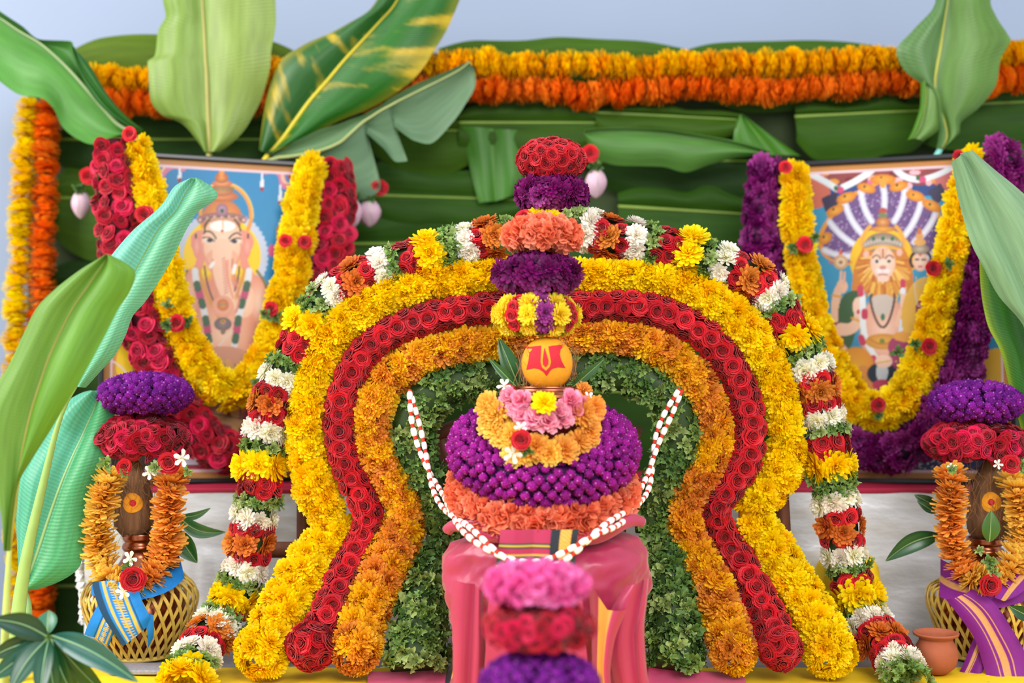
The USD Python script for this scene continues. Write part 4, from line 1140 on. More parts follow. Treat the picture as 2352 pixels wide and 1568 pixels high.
for x, y in ((1822, 568), (2014, 955), (2100, 790), (2180, 608), (1870, 545), (2060, 610 + 200)):
    Yp = on_plane(PR, x, y, 0.085)
    flower(t, "dsprig", P(x, y, Yp), np.array([rng.normal(0, .3), -1, 0.1]), 19 * kk(Yp))

# ------------------------------------------------------------------ the great flower arch
YA = 0.03
t = Thing("arch_frame", "brown wooden frame standing behind the flower bands of the arch", "wooden frame", P(1240, 1500, 0.12))
for pts in ([(1060, 1500), (1060, 1200), (1040, 1080), (1010, 1010)], [(1420, 1500), (1420, 1200), (1450, 1050)], [(600, 1262), (1240, 1262), (1500, 1262)], [(830, 700), (1240, 640), (1640, 720)], [(640, 1500), (700, 1260), (700, 900), (830, 700)], [(1880, 1500), (1800, 1260), (1780, 900), (1640, 720)], [(1000, 1000), (1240, 900), (1470, 1000)]):
    V, F = tube(PP(pts, 0.115), 0.016, 6)
    t.part("wooden_bar", V, F, M["wood"], N=normals(V, F))

G = lambda name, label, mx, my: Thing(name, label, "garland", P(mx, my, YA))
t = G("yellow_flower_band", "broad band of yellow chrysanthemums running right round the arch, second from outside", 1240, 900)
L = [(600, 1500, 62), (640, 1425, 64), (690, 1335, 62), (735, 1270, 62), (765, 1225, 52), (752, 1180, 46), (728, 1130, 52), (712, 1070, 50), (702, 990, 44), (712, 900, 44), (735, 820, 46), (790, 745, 50), (870, 690, 48), (960, 655, 44), (1060, 640, 42), (1150, 632, 40), (1238, 628, 38)]
R = [(1250, 628, 38), (1330, 634, 38), (1430, 634, 38), (1520, 644, 42), (1610, 680, 48), (1690, 735, 52), (1745, 805, 50), (1785, 890, 44), (1806, 980, 42), (1802, 1060, 48), (1770, 1120, 50), (1728, 1170, 46), (1740, 1215, 52), (1788, 1290, 58), (1838, 1370, 60), (1880, 1440, 60), (1904, 1505, 58)]
band(t, L, YA, ["ymum", "ymum", "ybig"], 36, 42, np.linspace(-1.2, 1.2, 4), core=(225, 165, 0), core_mat="soft", depth=0.7, foot=0.10)
band(t, R, YA, ["ymum", "ymum", "ybig"], 36, 42, np.linspace(-1.2, 1.2, 4), core=(225, 165, 0), core_mat="soft", depth=0.7, foot=0.10)



def end_ball(t, x, y, rp, kinds, fr, n, Y=-0.075):
    """The knob of flowers that finishes a rope on the table."""
    c = P(x, y, Y); kq = kk(Y)
    for p in dome_pts(n, -0.35):
        d = np.array([p[0], -p[2], p[1]])
        flower(t, kinds[rng.integers(len(kinds))], c + d * (rp - fr * 0.55) * kq * np.array([1, 0.8, 1]), d + rng.normal(0, 0.1, 3), fr * kq * rng.uniform(0.9, 1.1))


end_ball(t, 602, 1496, 70, ["ymum", "ybig"], 36, 14)
end_ball(t, 1906, 1496, 66, ["ymum", "ybig"], 36, 14)
t = G("rose_band", "band of packed red roses running round the arch inside the yellow one", 1240, 900)
L = [(715, 1490, 52), (755, 1400, 40), (790, 1320, 40), (822, 1250, 38), (846, 1190, 34), (826, 1130, 38), (798, 1070, 38), (780, 990, 38), (788, 910, 38), (815, 845, 38), (862, 785, 38), (930, 748, 38), (1020, 722, 38), (1150, 704, 36), (1236, 700, 36)]
R = [(1254, 700, 36), (1330, 704, 36), (1430, 704, 38), (1520, 718, 40), (1600, 755, 40), (1660, 810, 40), (1704, 890, 38), (1724, 980, 38), (1712, 1060, 38), (1676, 1120, 36), (1645, 1180, 34), (1672, 1245, 38), (1716, 1320, 40), (1756, 1395, 42), (1790, 1490, 50)]
band(t, L, YA - 0.012, ["rose"], 24, 36, np.linspace(-1.15, 1.15, 3), core=(110, 0, 14), core_mat="soft", depth=0.75, tilt=0.1, foot=0.10)
band(t, R, YA - 0.012, ["rose"], 24, 36, np.linspace(-1.15, 1.15, 3), core=(110, 0, 14), core_mat="soft", depth=0.75, tilt=0.1, foot=0.10)

end_ball(t, 714, 1484, 62, ["rose"], 26, 20, -0.085)
end_ball(t, 1792, 1488, 56, ["rose"], 26, 18, -0.085)
t = G("orange_flower_band", "band of orange and bronze chrysanthemums running round the arch inside the red roses", 1240, 900)
L = [(815, 1502, 56), (835, 1420, 58), (868, 1340, 60), (905, 1260, 62), (932, 1190, 48), (908, 1120, 46), (868, 1050, 46), (854, 970, 46), (874, 895, 46), (925, 840, 46), (1005, 806, 44), (1100, 788, 42), (1170, 782, 36), (1238, 778, 34)]
R = [(1256, 778, 34), (1310, 776, 36), (1400, 772, 40), (1480, 785, 46), (1555, 830, 48), (1615, 900, 46), (1644, 985, 44), (1625, 1070, 46), (1585, 1130, 44), (1572, 1190, 44), (1600, 1265, 48), (1636, 1345, 52), (1664, 1430, 54), (1684, 1505, 52)]
band(t, L, YA - 0.006, ["omum"], 36, 41, np.linspace(-1.2, 1.2, 4), core=(150, 75, 10), core_mat="soft", depth=0.7, foot=0.10)
band(t, R, YA - 0.006, ["omum"], 36, 41, np.linspace(-1.2, 1.2, 4), core=(150, 75, 10), core_mat="soft", depth=0.7, foot=0.10)

end_ball(t, 816, 1488, 66, ["omum"], 34, 16, -0.08)
end_ball(t, 1686, 1496, 58, ["omum"], 34, 14, -0.08)
t = G("leaf_band", "innermost band of dense dark green aromatic leaves lining the arch", 1240, 950)
for Lp in ([(1236, 860, 38), (1180, 864, 40), (1110, 872, 46), (1030, 886, 52), (968, 934, 56), (946, 1010, 54), (966, 1080, 54), (1002, 1150, 46), (1012, 1230, 40)],
           [(1262, 858, 38), (1320, 852, 40), (1400, 854, 48), (1480, 872, 52), (1548, 930, 56), (1560, 1010, 56), (1538, 1080, 56), (1504, 1150, 48), (1494, 1220, 42)],
           [(1000, 1262, 36), (984, 1320, 48), (970, 1400, 60), (960, 1480, 74), (958, 1535, 76)],
           [(1520, 1240, 40), (1536, 1310, 56), (1546, 1390, 66), (1548, 1470, 70), (1546, 1535, 70)]):
    low = Lp[0][1] > 1200
    band(t, Lp, YA + 0.004, ["sprig", "sprig", "dsprig"], 32 if low else 29, 34.5, np.linspace(-1.35, 1.35, 7 if low else 5), core=(52, 76, 32), depth=0.75, tilt=0.4, jit=0.25, corek=0.86, foot=0.09)

# outermost garland: short bands of many colours
t = G("mixed_garland", "outermost garland of the arch, striped with yellow, white, bronze, rose and leaf clusters", 1240, 850)
W, R_, B, S_, Yb = "wmum", "rose", "bmum", "sprig", "ybig"
left = [(1128, 548, B), (1100, 562, R_), (1086, 560, W), (1052, 572, S_), (985, 586, Yb), (938, 602, R_), (908, 612, S_), (876, 622, W), (850, 630, R_), (824, 648, B), (800, 660, R_), (768, 664, W), (742, 694, S_), (712, 752, Yb), (680, 806, R_), (662, 838, S_), (646, 876, W), (634, 898, R_), (620, 930, B), (622, 958, R_), (612, 984, W), (606, 1010, S_), (598, 1066, Yb), (598, 1122, R_), (594, 1148, S_), (584, 1188, W), (580, 1216, R_), (572, 1246, B), (578, 1272, R_), (568, 1298, W), (558, 1328, S_), (544, 1378, Yb), (518, 1410, R_), (516, 1428, S_), (505, 1436, W), (482, 1456, B), (470, 1472, R_), (452, 1502, W), (440, 1540, S_), (424, 1580, Yb)]
right = [(1352, 528, W), (1372, 536, R_), (1390, 545, B), (1412, 548, R_), (1448, 548, W), (1490, 560, S_), (1526, 574, R_), (1576, 584, Yb), (1630, 596, S_), (1660, 610, W), (1690, 628, R_), (1724, 640, B), (1748, 652, R_), (1770, 668, W), (1792, 698, S_), (1782, 735, R_), (1832, 772, Yb), (1848, 812, S_), (1864, 848, W), (1870, 876, R_), (1880, 902, B), (1872, 930, R_), (1890, 954, W), (1896, 984, S_), (1902, 1014, R_), (1905, 1064, Yb), (1912, 1122, S_), (1920, 1156, W), (1930, 1188, R_), (1938, 1212, B), (1926, 1242, R_), (1938, 1270, W), (1946, 1300, S_), (1950, 1334, R_), (1974, 1366, Yb), (1970, 1412, S_), (2004, 1434, W), (2004, 1456, R_), (2030, 1478, B), (2054, 1502, R_), (2068, 1530, W), (2084, 1570, S_)]


def sequence(t, seq, Y, hw):
    A = np.array([(a, b) for a, b, _ in seq], float)
    # a smooth centre line through the clusters; Y drifts forward at the foot
    sm = A.copy()
    for _ in range(2):
        sm[1:-1] = 0.25 * sm[:-2] + 0.5 * sm[1:-1] + 0.25 * sm[2:]
    Ys = Y - 0.19 * (np.clip(sm[:, 1] - 1380, 0, 300) / 200) ** 1.5
    C = np.array([P(a, b, y) for (a, b), y in zip(sm, Ys)])
    k = kk(Y)
    s = np.r_[0, np.cumsum(np.linalg.norm(np.diff(C, axis=0), axis=1))]
    n = 160
    path = np.stack([np.interp(np.linspace(0, s[-1], n), s, C[:, i]) for i in range(3)], 1)
    path = path[:int(n * 0.965)]; n = len(path)
    V, F = band_core(path, np.full(n, hw * k * 0.66), np.full(n, hw * k * 0.5))
    t.part("core", V, F, M["foliage"], N=normals(V, F), col=lin((50, 72, 34)))
    T_, f, b = path_frames(C)
    kd = seq[-1][2]; c = path[-1]; tt = unit(path[-1] - path[-6])
    for i in range(9):                                    # the rope's end, closed with its last flowers
        a = i * GOLD; q = math.sqrt((i + 0.3) / 9) * 0.6 * hw * k
        u1 = unit(np.cross(tt, [0, 0, 1.0])); u2 = np.cross(u1, tt)
        flower(t, kd, c + (u1 * math.cos(a) + u2 * math.sin(a)) * q + tt * 0.004, tt + (u1 * math.cos(a) + u2 * math.sin(a)) * q * 12, {Yb: 34}.get(kd, 28) * k)
    for i, (x, y, kd) in enumerate(seq):
        lo = (s[i] - s[i - 1]) / 2 if i else 0.01
        hi = (s[i + 1] - s[i]) / 2 if i < len(seq) - 1 else 0.01
        span = lo + hi
        R = {W: 31, R_: 22, B: 36, S_: 25, Yb: 46}[kd] * k
        rows = max(1, int(round(span / (R * 1.15))))
        phis = {W: np.linspace(-1.2, 1.2, 4), R_: np.linspace(-1.2, 1.2, 4), B: np.linspace(-1.1, 1.1, 3), S_: np.linspace(-1.3, 1.3, 5), Yb: np.linspace(-1.1, 1.1, 3)}[kd]
        for q in range(rows):
            for j, ph in enumerate(phis):
                off = -lo + span * (q + 0.5 + (0.25 if j % 2 else -0.25) * (rows > 1)) / rows + rng.normal(0, 0.003)
                a = ph + rng.normal(0, 0.08)
                w = hw * k * (1.0 if kd != R_ else 0.98)
                pos = C[i] + T_[i] * off + f[i] * math.cos(a) * w * 0.62 + b[i] * math.sin(a) * w * 0.72
                o = unit(f[i] * math.cos(a) + b[i] * math.sin(a)) + rng.normal(0, 0.18, 3) + T_[i] * off * 4
                flower(t, kd, pos, o, R * rng.uniform(0.88, 1.1))


sequence(t, left, 0.045, 60)
sequence(t, right, 0.045, 60)
# crown of the arch, between the two ends of the outer garland
for x, y, kd, r in ((1160, 512, "sprig", 26), (1205, 500, "rose", 24), (1232, 496, "ymum", 26), (1270, 500, "ybig", 28), (1300, 498, "sprig", 28), (1330, 492, "sprig", 26), (1180, 530, "rose", 26), (1215, 540, "sprig", 30), (1260, 540, "sprig", 30), (1310, 540, "sprig", 30), (1130, 530, "bmum", 28)):
    flower(t, kd, P(x, y, 0.02), np.array([rng.normal(0, .2), -0.8, 0.5]), r * kk(0.02))

# ------------------------------------------------------------------ finial mounds on the arch top
k = kk(0.06)
t = Thing("purple_mound", "rounded mound of dark purple chrysanthemums on the very top of the arch", "flower mound", P(1267, 490, 0.06))
mound(t, P(1267, 446, 0.06), 92 * k, 84 * k, 56 * k, ["pmum"], 35 * k, 40, lo=-0.75, core=(40, 0, 32), var=0.4)
t = Thing("rose_mound", "dome of bright red roses crowning the purple mound at the arch top", "flower mound", P(1265, 400, 0.06))
mound(t, P(1266, 368, 0.06), 84 * k, 78 * k, 56 * k, ["rose"], 20 * k, 70, lo=-0.85, core=(120, 0, 14), tilt=0.08)

# ------------------------------------------------------------------ central pot dressed in pink silk
YC = -0.17
k = kk(YC)
cx = 1252
t = Thing("silk_draped_pot", "large round pot wrapped in glossy pink silk in the middle of the altar", "draped pot", P(cx, 1560, YC) * [1, 1, 0] + [0, 0, TZ])
PINK, DKP = (168, 34, 78), (142, 22, 60)
zt = P(0, 1222, YC)[2]
NV, NU = 70, 140
vv = np.linspace(0, 1, NV); uu = np.arange(NU) * 2 * np.pi / NU
wpx = np.interp(vv, [0, 0.04, 0.12, 0.3, 0.55, 0.8, 1.0], [150, 205, 232, 232, 218, 205, 222])
rows = []
for v, w in zip(vv, wpx):
    z = zt + (TZ + 0.004 - zt) * v
    rx, ry = w * k, min(w * k * 0.66, 0.108)
    cu, su = np.cos(uu), np.sin(uu)
    e = 0.86
    x = rx * np.sign(cu) * np.abs(cu) ** e; y = -ry * np.sign(su) * np.abs(su) ** e
    fold = 0.003 * np.sin(uu * 9 + 2.2 * v) * v + 0.005 * v * np.sin(uu * 4 + 5 * v + 1.0) + 0.022 * (meshkit.fbm(np.stack([3.2 * np.cos(uu) + 0.6 * np.sin(6 * v), 3.2 * np.sin(uu), np.full(NU, v * 5.5)], -1), 3, 4) - 0.5) + 0.010 * (meshkit.noise(np.stack([5 * np.cos(uu) - 3 * v, 5 * np.sin(uu) + 9 * v, np.full(NU, v * 3)], -1), 9) - 0.5)
    nrm = np.stack([x, y], 1) / (np.hypot(x, y)[:, None] + 1e-9)
    xx = P(cx, 0, YC)[0] + x + nrm[:, 0] * fold; yy = YC + y + nrm[:, 1] * fold
    zz = np.full(NU, z) + 0.006 * np.sin(uu * 3 + 1) * (1 - v)
    rows.append(np.stack([xx, yy, zz], 1))
V = np.vstack(rows); F = gridf(NV, NU, True)
t.part("silk_wrap", V, F, M["silk"], N=normals(V, F), col=lin(PINK))
top = np.vstack([rows[0], rows[0].mean(0)]); F = np.array([(i, (i + 1) % NU, NU) for i in range(NU)])
t.part("pot_top", top, F, M["silk"], N=normals(top, F), col=lin(DKP))


def cloth(thing, name, stations, Y, colf, n=40, nc=10, bulge=0.0, mat_="silk", parent=None, label=None, wav=0.0):
    V, F, UV, mid = loft(stations, Y, n, nc, bulge, True, wav)
    u = np.repeat(np.linspace(0, 1, n), 2 * nc + 1)
    C = np.array([lin(colf(a, b)) for a, b in zip(u, UV[:, 1])])
    return thing.part(name, V, F, M[mat_], N=normals(V, F), col=C, parent=parent, label=label)


def panel_col(u, v):
    x = (v + 1) / 2
    if u < 0.26:
        q = u / 0.26
        if 0.80 < x < 0.93: return (222, 158, 60) if int(q * 22 + x * 60) % 2 else (236, 180, 84)
        if x > 0.70: return (22, 34, 46)
        if 0.36 < q < 0.42 or 0.60 < q < 0.64: return (200, 170, 60)
        if 0.32 < q < 0.46: return (26, 46, 50)
        if 0.58 < q < 0.84: return (20, 48, 50)
        if 0.84 < q < 0.88: return (200, 170, 60)
    return PINK


cloth(t, "pleated_panel", [(1225, 1215, 1150, 1215, 1330, 1215), (1222, 1290, 1140, 1290, 1322, 1290), (1226, 1380, 1122, 1380, 1338, 1380), (1228, 1480, 1116, 1480, 1346, 1480), (1232, 1590, 1108, 1590, 1356, 1590)], YC - 0.138, panel_col, n=90, nc=24, bulge=0.006, label="pink silk pleat with dark and gold border stripes")
# rolled collar folds
for pts, r in (([(1030, 1222), (1060, 1200), (1130, 1212), (1250, 1240), (1380, 1210), (1440, 1190), (1470, 1200)], 14), ([(1024, 1218), (1050, 1206), (1090, 1216), (1150, 1236)], 16), ([(1476, 1200), (1440, 1196), (1390, 1222), (1330, 1236)], 18)):
    line = spline(PP([(a, b, YC - 0.05 - 0.07 * math.sin(np.clip((a - 1020) / 460, 0, 1) * math.pi)) for a, b in pts]), 40)
    RV, RF = tube(line, r * k * (0.5 + 0.5 * np.sin(np.linspace(0.25, 2.9, 40))), 12)
    t.part("silk_fold", RV, RF, M["silk"], N=normals(RV, RF), col=lin(PINK))
# hanging side folds with gold edge
def gold_edge(u, v): return (226, 150, 50) if v > 0.55 else ((60, 14, 30) if v > 0.42 else (214, 70, 110))
cloth(t, "side_fold", [(1395, 1400, 1350, 1330, 1440, 1400), (1385, 1460, 1358, 1440, 1410, 1480), (1380, 1530, 1360, 1530, 1402, 1545), (1388, 1600, 1366, 1600, 1410, 1600)], YC - 0.135, lambda u, v: (224, 150, 60) if -0.4 < v < 0.3 else (140, 30, 60) if v < -0.4 else PINK, bulge=0.008)
cloth(t, "side_fold", [(1478, 1330, 1440, 1345, 1490, 1325), (1466, 1400, 1396, 1430, 1486, 1380), (1456, 1460, 1400, 1500, 1480, 1440), (1462, 1540, 1410, 1560, 1486, 1540), (1470, 1590, 1420, 1600, 1500, 1590)], YC - 0.115, lambda u, v: PINK, bulge=0.012)
cloth(t, "side_fold", [(1090, 1340, 1040, 1330, 1110, 1360), (1085, 1420, 1036, 1400, 1112, 1440), (1080, 1500, 1040, 1480, 1116, 1510), (1075, 1590, 1040, 1590, 1110, 1590)], YC - 0.118, lambda u, v: PINK if v < 0.6 else DKP, bulge=0.010)
# cloth spread on the table at both feet, with border
t2 = Thing("pink_border_cloth", "pink silk cloth with black and gold border left of the draped pot's foot", "cloth", P(960, 1545, -0.06))
cloth(t2, "cloth_end", [(845, 1552, 848, 1542, 842, 1584, -.07, -.055, -.12), (930, 1551, 930, 1541, 930, 1584, -.07, -.055, -.12), (1020, 1546, 1022, 1534, 1016, 1584, -.07, -.055, -.12), (1060, 1520, 1076, 1496, 1048, 1580, -.09, -.08, -.12), (1092, 1530, 1104, 1508, 1080, 1580, -.10, -.09, -.125)], -0.07, lambda u, v: (26, 30, 46) if 0.68 < u < 0.76 or 0.88 < u < 0.93 else ((234, 168, 72) if 0.76 <= u <= 0.88 else (208, 66, 112)), n=70)
t2 = Thing("pink_border_cloth", "pink silk cloth with maroon border right of the draped pot's foot", "cloth", P(1580, 1545, -0.06))
cloth(t2, "cloth_end", [(1425, 1530, 1420, 1505, 1430, 1584, -.10, -.09, -.125), (1470, 1535, 1470, 1512, 1470, 1584, -.09, -.08, -.12), (1500, 1545, 1500, 1530, 1500, 1584, -.07, -.06, -.12), (1600, 1552, 1600, 1540, 1600, 1584, -.07, -.055, -.12), (1712, 1554, 1710, 1544, 1714, 1584, -.07, -.055, -.12)], -0.07, lambda u, v: (120, 22, 50) if 0.2 < u < 0.26 else ((234, 168, 72) if 0.08 < u <= 0.2 else (208, 66, 112)), n=70)

# flower rings on the pot's shoulder
t = Thing("peach_flower_ring", "ring of coral peach blossoms lying on the pink silk under the purple ring", "flower ring", P(1246, 1180, YC))
torus(t, P(1246, 1128, YC), 172 * k, 0.100, 52 * k, 44 * k, ["peach"], 33 * k, 34, 4, -1.5, 1.3, core=(214, 84, 54))
t = Thing("purple_amaranth_ring", "fat ring of round magenta purple globe amaranth around the neck of the draped pot", "flower ring", P(1248, 1020, YC))
torus(t, P(1248, 1030, YC), 158 * k, 0.098, 60 * k, 62 * k, ["globe"], 11.8 * k, 29, 10, -1.25, 2.0, core=(64, 4, 80), th0=-2.0, th1=2.0)
ring_m = []
for a in np.linspace(2.05, 2 * np.pi - 2.05, 14):
    for ph in np.linspace(-0.6, 1.9, 7):
        o = np.array([math.sin(a) * math.cos(ph), -math.cos(a) * math.cos(ph), math.sin(ph)])
        gp = PROTO["globe"][0]
        ring_m.append((gp["V"] * 11.8 * k + P(1248, 1030, YC) + np.array([158 * k * math.sin(a), -0.098 * math.cos(a), -60 * k * math.cos(a)]) + o * 57 * k, gp["F"]))
V, F = join(*ring_m)
t.part("globe_amaranth_back", V, F, M["globe"], N=normals(V, F), col=lin((108, 4, 118)), kind="stuff")
# amber garland inside it
t = Thing("amber_flower_ring", "curved garland of amber and bronze chrysanthemums with one red rose, lying on the purple ring", "flower ring", P(1240, 1000, YC - 0.12))
Yf = YC - 0.13
arc = [(1122, 930), (1128, 972), (1160, 1004), (1186, 1040), (1232, 1024), (1262, 1040), (1296, 1032), (1330, 1014), (1352, 978), (1362, 938), (1140, 950), (1176, 1000), (1340, 950), (1146, 988), (1210, 1040), (1350, 1000), (1126, 950)]
line = spline(PP([(1130, 930, Yf + 0.05), (1150, 985, Yf + 0.015), (1195, 1022, Yf), (1250, 1030, Yf), (1310, 1015, Yf + 0.01), (1350, 975, Yf + 0.03), (1365, 930, Yf + 0.06)]), 30)
V, F = tube(line + [0, 0.026, 0], 0.012, 8)
t.part("core", V, F, M["soft"], N=normals(V, F), col=lin((150, 80, 10)))
for x, y in arc:
    f = (x - 1245) / 120.0
    flower(t, "amum" if x < 1200 else ("cmum" if x > 1290 else ["amum", "cmum"][int(rng.integers(2))]), P(x, y, Yf + 0.055 * abs(f) ** 1.6 - 0.008), np.array([f * 0.7 + rng.normal(0, .15), -1.0, 0.25 + rng.normal(0, 0.15)]), 37 * kk(Yf) * rng.uniform(0.9, 1.1))
flower(t, "rose", P(1197, 1010, Yf - 0.028), np.array([-0.1, -1, 0.2]), 23 * kk(Yf))
flower(t, "jas", P(1178, 1042, Yf - 0.02), np.array([-0.1, -1, -0.2]), 24 * kk(Yf))
flower(t, "jas", P(1196, 982, Yf - 0.02), np.array([-0.1, -1, 0.5]), 16 * kk(Yf))
flower(t, "dsprig", P(1212, 1034, Yf - 0.018), np.array([0.1, -1, -0.2]), 20 * kk(Yf))
t = Thing("pink_flower_ring", "bright pink blossom garland at the pot's neck with a yellow chrysanthemum in the middle", "flower ring", P(1250, 950, YC - 0.1))
Yp = YC - 0.10
for x, y, r in ((1172, 912, 28), (1196, 920, 28), (1166, 936, 26), (1200, 955, 28), (1226, 965, 30), (1258, 968, 31), (1290, 962, 30), (1318, 944, 30), (1310, 918, 28), (1334, 928, 24), (1236, 948, 26), (1282, 944, 26), (1186, 938, 26)):
    f = (x - 1248) / 90.0
    flower(t, "pink", P(x, y, Yp - 0.035 + 0.05 * f * f), np.array([f * 0.5, -1, 0.45]), r * kk(Yp))
V, F = tube(spline(PP([(1165, 930, Yp + 0.03), (1205, 950, Yp - 0.005), (1250, 956, Yp - 0.015), (1300, 945, Yp), (1335, 928, Yp + 0.03)]), 24) + [0, 0.012, 0], 0.011, 8)
t.part("core", V, F, M["soft"], N=normals(V, F), col=lin((190, 50, 110)))
flower(t, "ybig", P(1250, 924, Yp - 0.045), np.array([0.0, -1, 0.5]), 33 * kk(Yp))

# copper pot neck, coconut, mango leaves
t = Thing("copper_pot", "copper pot whose polished flared rim shows just under the turmeric-yellow coconut", "pot", P(1256, 1190, YC))
c0 = P(1256, 0, YC); zr = lambda y: P(0, y, YC)[2]
V, F = lathe([(0.02, zr(1215)), (0.085, zr(1190)), (0.10, zr(1100)), (0.085, zr(1000)), (0.056, zr(940)), (0.052, zr(925)), (0.058, zr(916)), (0.066, zr(910)), (0.063, zr(903)), (0.054, zr(896)), (0.053, zr(889)), (0.056, zr(886)), (0.050, zr(886)), (0.046, zr(892)), (0.0, zr(893))], c0 * [1, 1, 0], 56)
t.part("body", V, F, M["copper"], N=normals(V, F))
V, F = tube(np.array([[c0[0] + 0.0662 * math.sin(a), YC - 0.0662 * math.cos(a), zr(909.5)] for a in np.linspace(0, 2 * np.pi, 60)]), 0.0022, 6)
t.part("rim_bead", V, F, M["copper"], N=normals(V, F))


def fibres(thing, c, rx, rz, n, seed, spread=0.25, L=0.03):
    r = np.random.default_rng(seed); ms = []
    for i in range(n):
        a = r.uniform(0, 2 * np.pi); h = r.uniform(-0.9, 0.9)
        rad = math.sqrt(max(0, 1 - h * h)) * r.uniform(0.98, 1.08)
        p = np.array([c[0] + rx * rad * math.cos(a), c[1] + rx * rad * math.sin(a), c[2] + rz * h])
        d = np.array([-math.sin(a) * r.normal(0, .5), math.cos(a) * r.normal(0, .5), r.choice([-1, 1])]) + 0.5 * spread * np.array([math.cos(a), math.sin(a), 0])
        l = L * r.uniform(0.5, 1.4)
        q = spline(np.array([p, p + unit(d) * l * 0.5, p + unit(d) * l + r.normal(0, 0.2 * l, 3)]), 6)
        ms.append(tube(q, 0.00035, 3, cap=False))
    V, F = join(*ms)
    thing.part("husk_fibres", V, F, M["fibre"], kind="stuff", label="loose brown husk fibres")


t = Thing("coconut", "turmeric-coated yellow coconut with a red painted mark on the central pot", "coconut", P(1256, 886, YC))
cc = P(1256, 834, YC)
m = trimesh.creation.icosphere(4); V = np.array(m.vertices)
sx, sz = 58 * k, 60 * k
e = 0.86
V2 = np.sign(V) * np.abs(V) ** np.array([0.92, 0.8, 0.95]) * [sx, 0.030, sz] + cc + [0, -0.018, 0]
t.part("turmeric_coat", V2, m.faces, M["turmeric"], N=normals(V2, m.faces), label="smooth orange-yellow turmeric coat")
m2 = trimesh.creation.icosphere(3)
V3 = np.array(m2.vertices) * [66 * k, 0.045, 56 * k] + cc + [0, 0.012, -0.006]
t.part("husk", V3, m2.faces, M["husk"], N=normals(V3, m2.faces), label="brown fibrous husk behind the coated face")
fibres(t, cc + [0, 0.010, -0.012], 66 * k, 46 * k, 260, 5)


def mark(thing, polys, name, c, half, mat_, off=0.0008, label=None):
    """Paint on the coconut's face: flat shapes (px) laid on its rounded front."""
    ms = []
    for poly in polys:
        pg = shapely.geometry.Polygon(poly) if not isinstance(poly, shapely.geometry.Polygon) else poly
        Vt_, Ft = trimesh.creation.triangulate_polygon(pg.segmentize(4.0), engine="earcut")
        tm = trimesh.Trimesh(np.c_[Vt_, np.zeros(len(Vt_))], Ft, process=False)
        for _ in range(2):
            tm = tm.subdivide()
        q = np.array([P(a, b, YC) for a, b in tm.vertices[:, :2]])
        dx, dz = (q[:, 0] - c[0]) / half[0], (q[:, 2] - c[2]) / half[2]
        g = np.clip(1 - np.abs(dx) ** (1 / 0.46) - np.abs(dz) ** (1 / 0.475), 0.0, 1)
        y = c[1] - half[1] * g ** 0.40 - off
        ms.append((np.stack([q[:, 0], y, q[:, 2]], 1), np.array(tm.faces)))
    V, F = front_facing(*join(*ms))
    thing.part(name, V, F, M[mat_], N=normals(V, F), label=label)


outer = shapely.geometry.Polygon([(1202, 792), (1215, 796), (1242, 793), (1254, 796), (1268, 793), (1296, 791), (1286, 802), (1284, 814), (1288, 828), (1297, 844), (1280, 842), (1268, 845), (1262, 850), (1254, 862), (1246, 852), (1236, 846), (1226, 844), (1208, 848), (1213, 826), (1215, 812), (1210, 800)])
gap = shapely.geometry.Polygon([(1242, 790), (1240, 830), (1243, 842), (1252, 850), (1261, 841), (1264, 830), (1257, 790)]).difference(shapely.geometry.Polygon([(1249, 797), (1245, 826), (1246, 836), (1252, 842), (1257, 836), (1258, 826)]))
rest = outer.difference(gap)
mark(t, [g for g in getattr(rest, "geoms", [rest])], "red_mark", cc + [0, -0.018, 0], (sx, 0.030, sz), "vermilion", label="red painted tilak with a yellow U inside")

t = Thing("mango_leaf_sprig", "dark green mango leaves standing left of the yellow coconut", "leaves", P(1180, 890, YC + 0.03))
mango_leaf(t, (1192, 888), (1146, 776), 20, YC + 0.01, (34, 84, 36), fold=0.35)
mango_leaf(t, (1190, 892), (1122, 822), 10, YC - 0.005, (40, 88, 40), fold=0.5)
t = Thing("mango_leaf_sprig", "slender dark green mango leaf leaning right of the yellow coconut", "leaves", P(1320, 890, YC + 0.03))
mango_leaf(t, (1314, 890), (1386, 826), 11, YC + 0.0, (50, 92, 44), fold=0.5)
mango_leaf(t, (1318, 890), (1352, 850), 12, YC + 0.02, (40, 84, 36), fold=0.4)
t = Thing("small_offering_flowers", "bronze chrysanthemum and white jasmine tucked beside the copper rim on the right", "flowers", P(1340, 905, YC - 0.03))
flower(t, "cmum", P(1340, 896, YC - 0.03), np.array([0.4, -1, 0.6]), 22 * k); flower(t, "jas", P(1352, 912, YC - 0.04), np.array([0.3, -1, 0.4]), 14 * k)
t = Thing("small_offering_flowers", "white jasmine and a rose bud tucked beside the copper rim on the left", "flowers", P(1160, 900, YC - 0.03))
flower(t, "jas", P(1158, 886, YC - 0.03), np.array([-0.3, -1, 0.5]), 18 * k); flower(t, "rose", P(1168, 900, YC - 0.02), np.array([-0.3, -1, 0.5]), 18 * k)

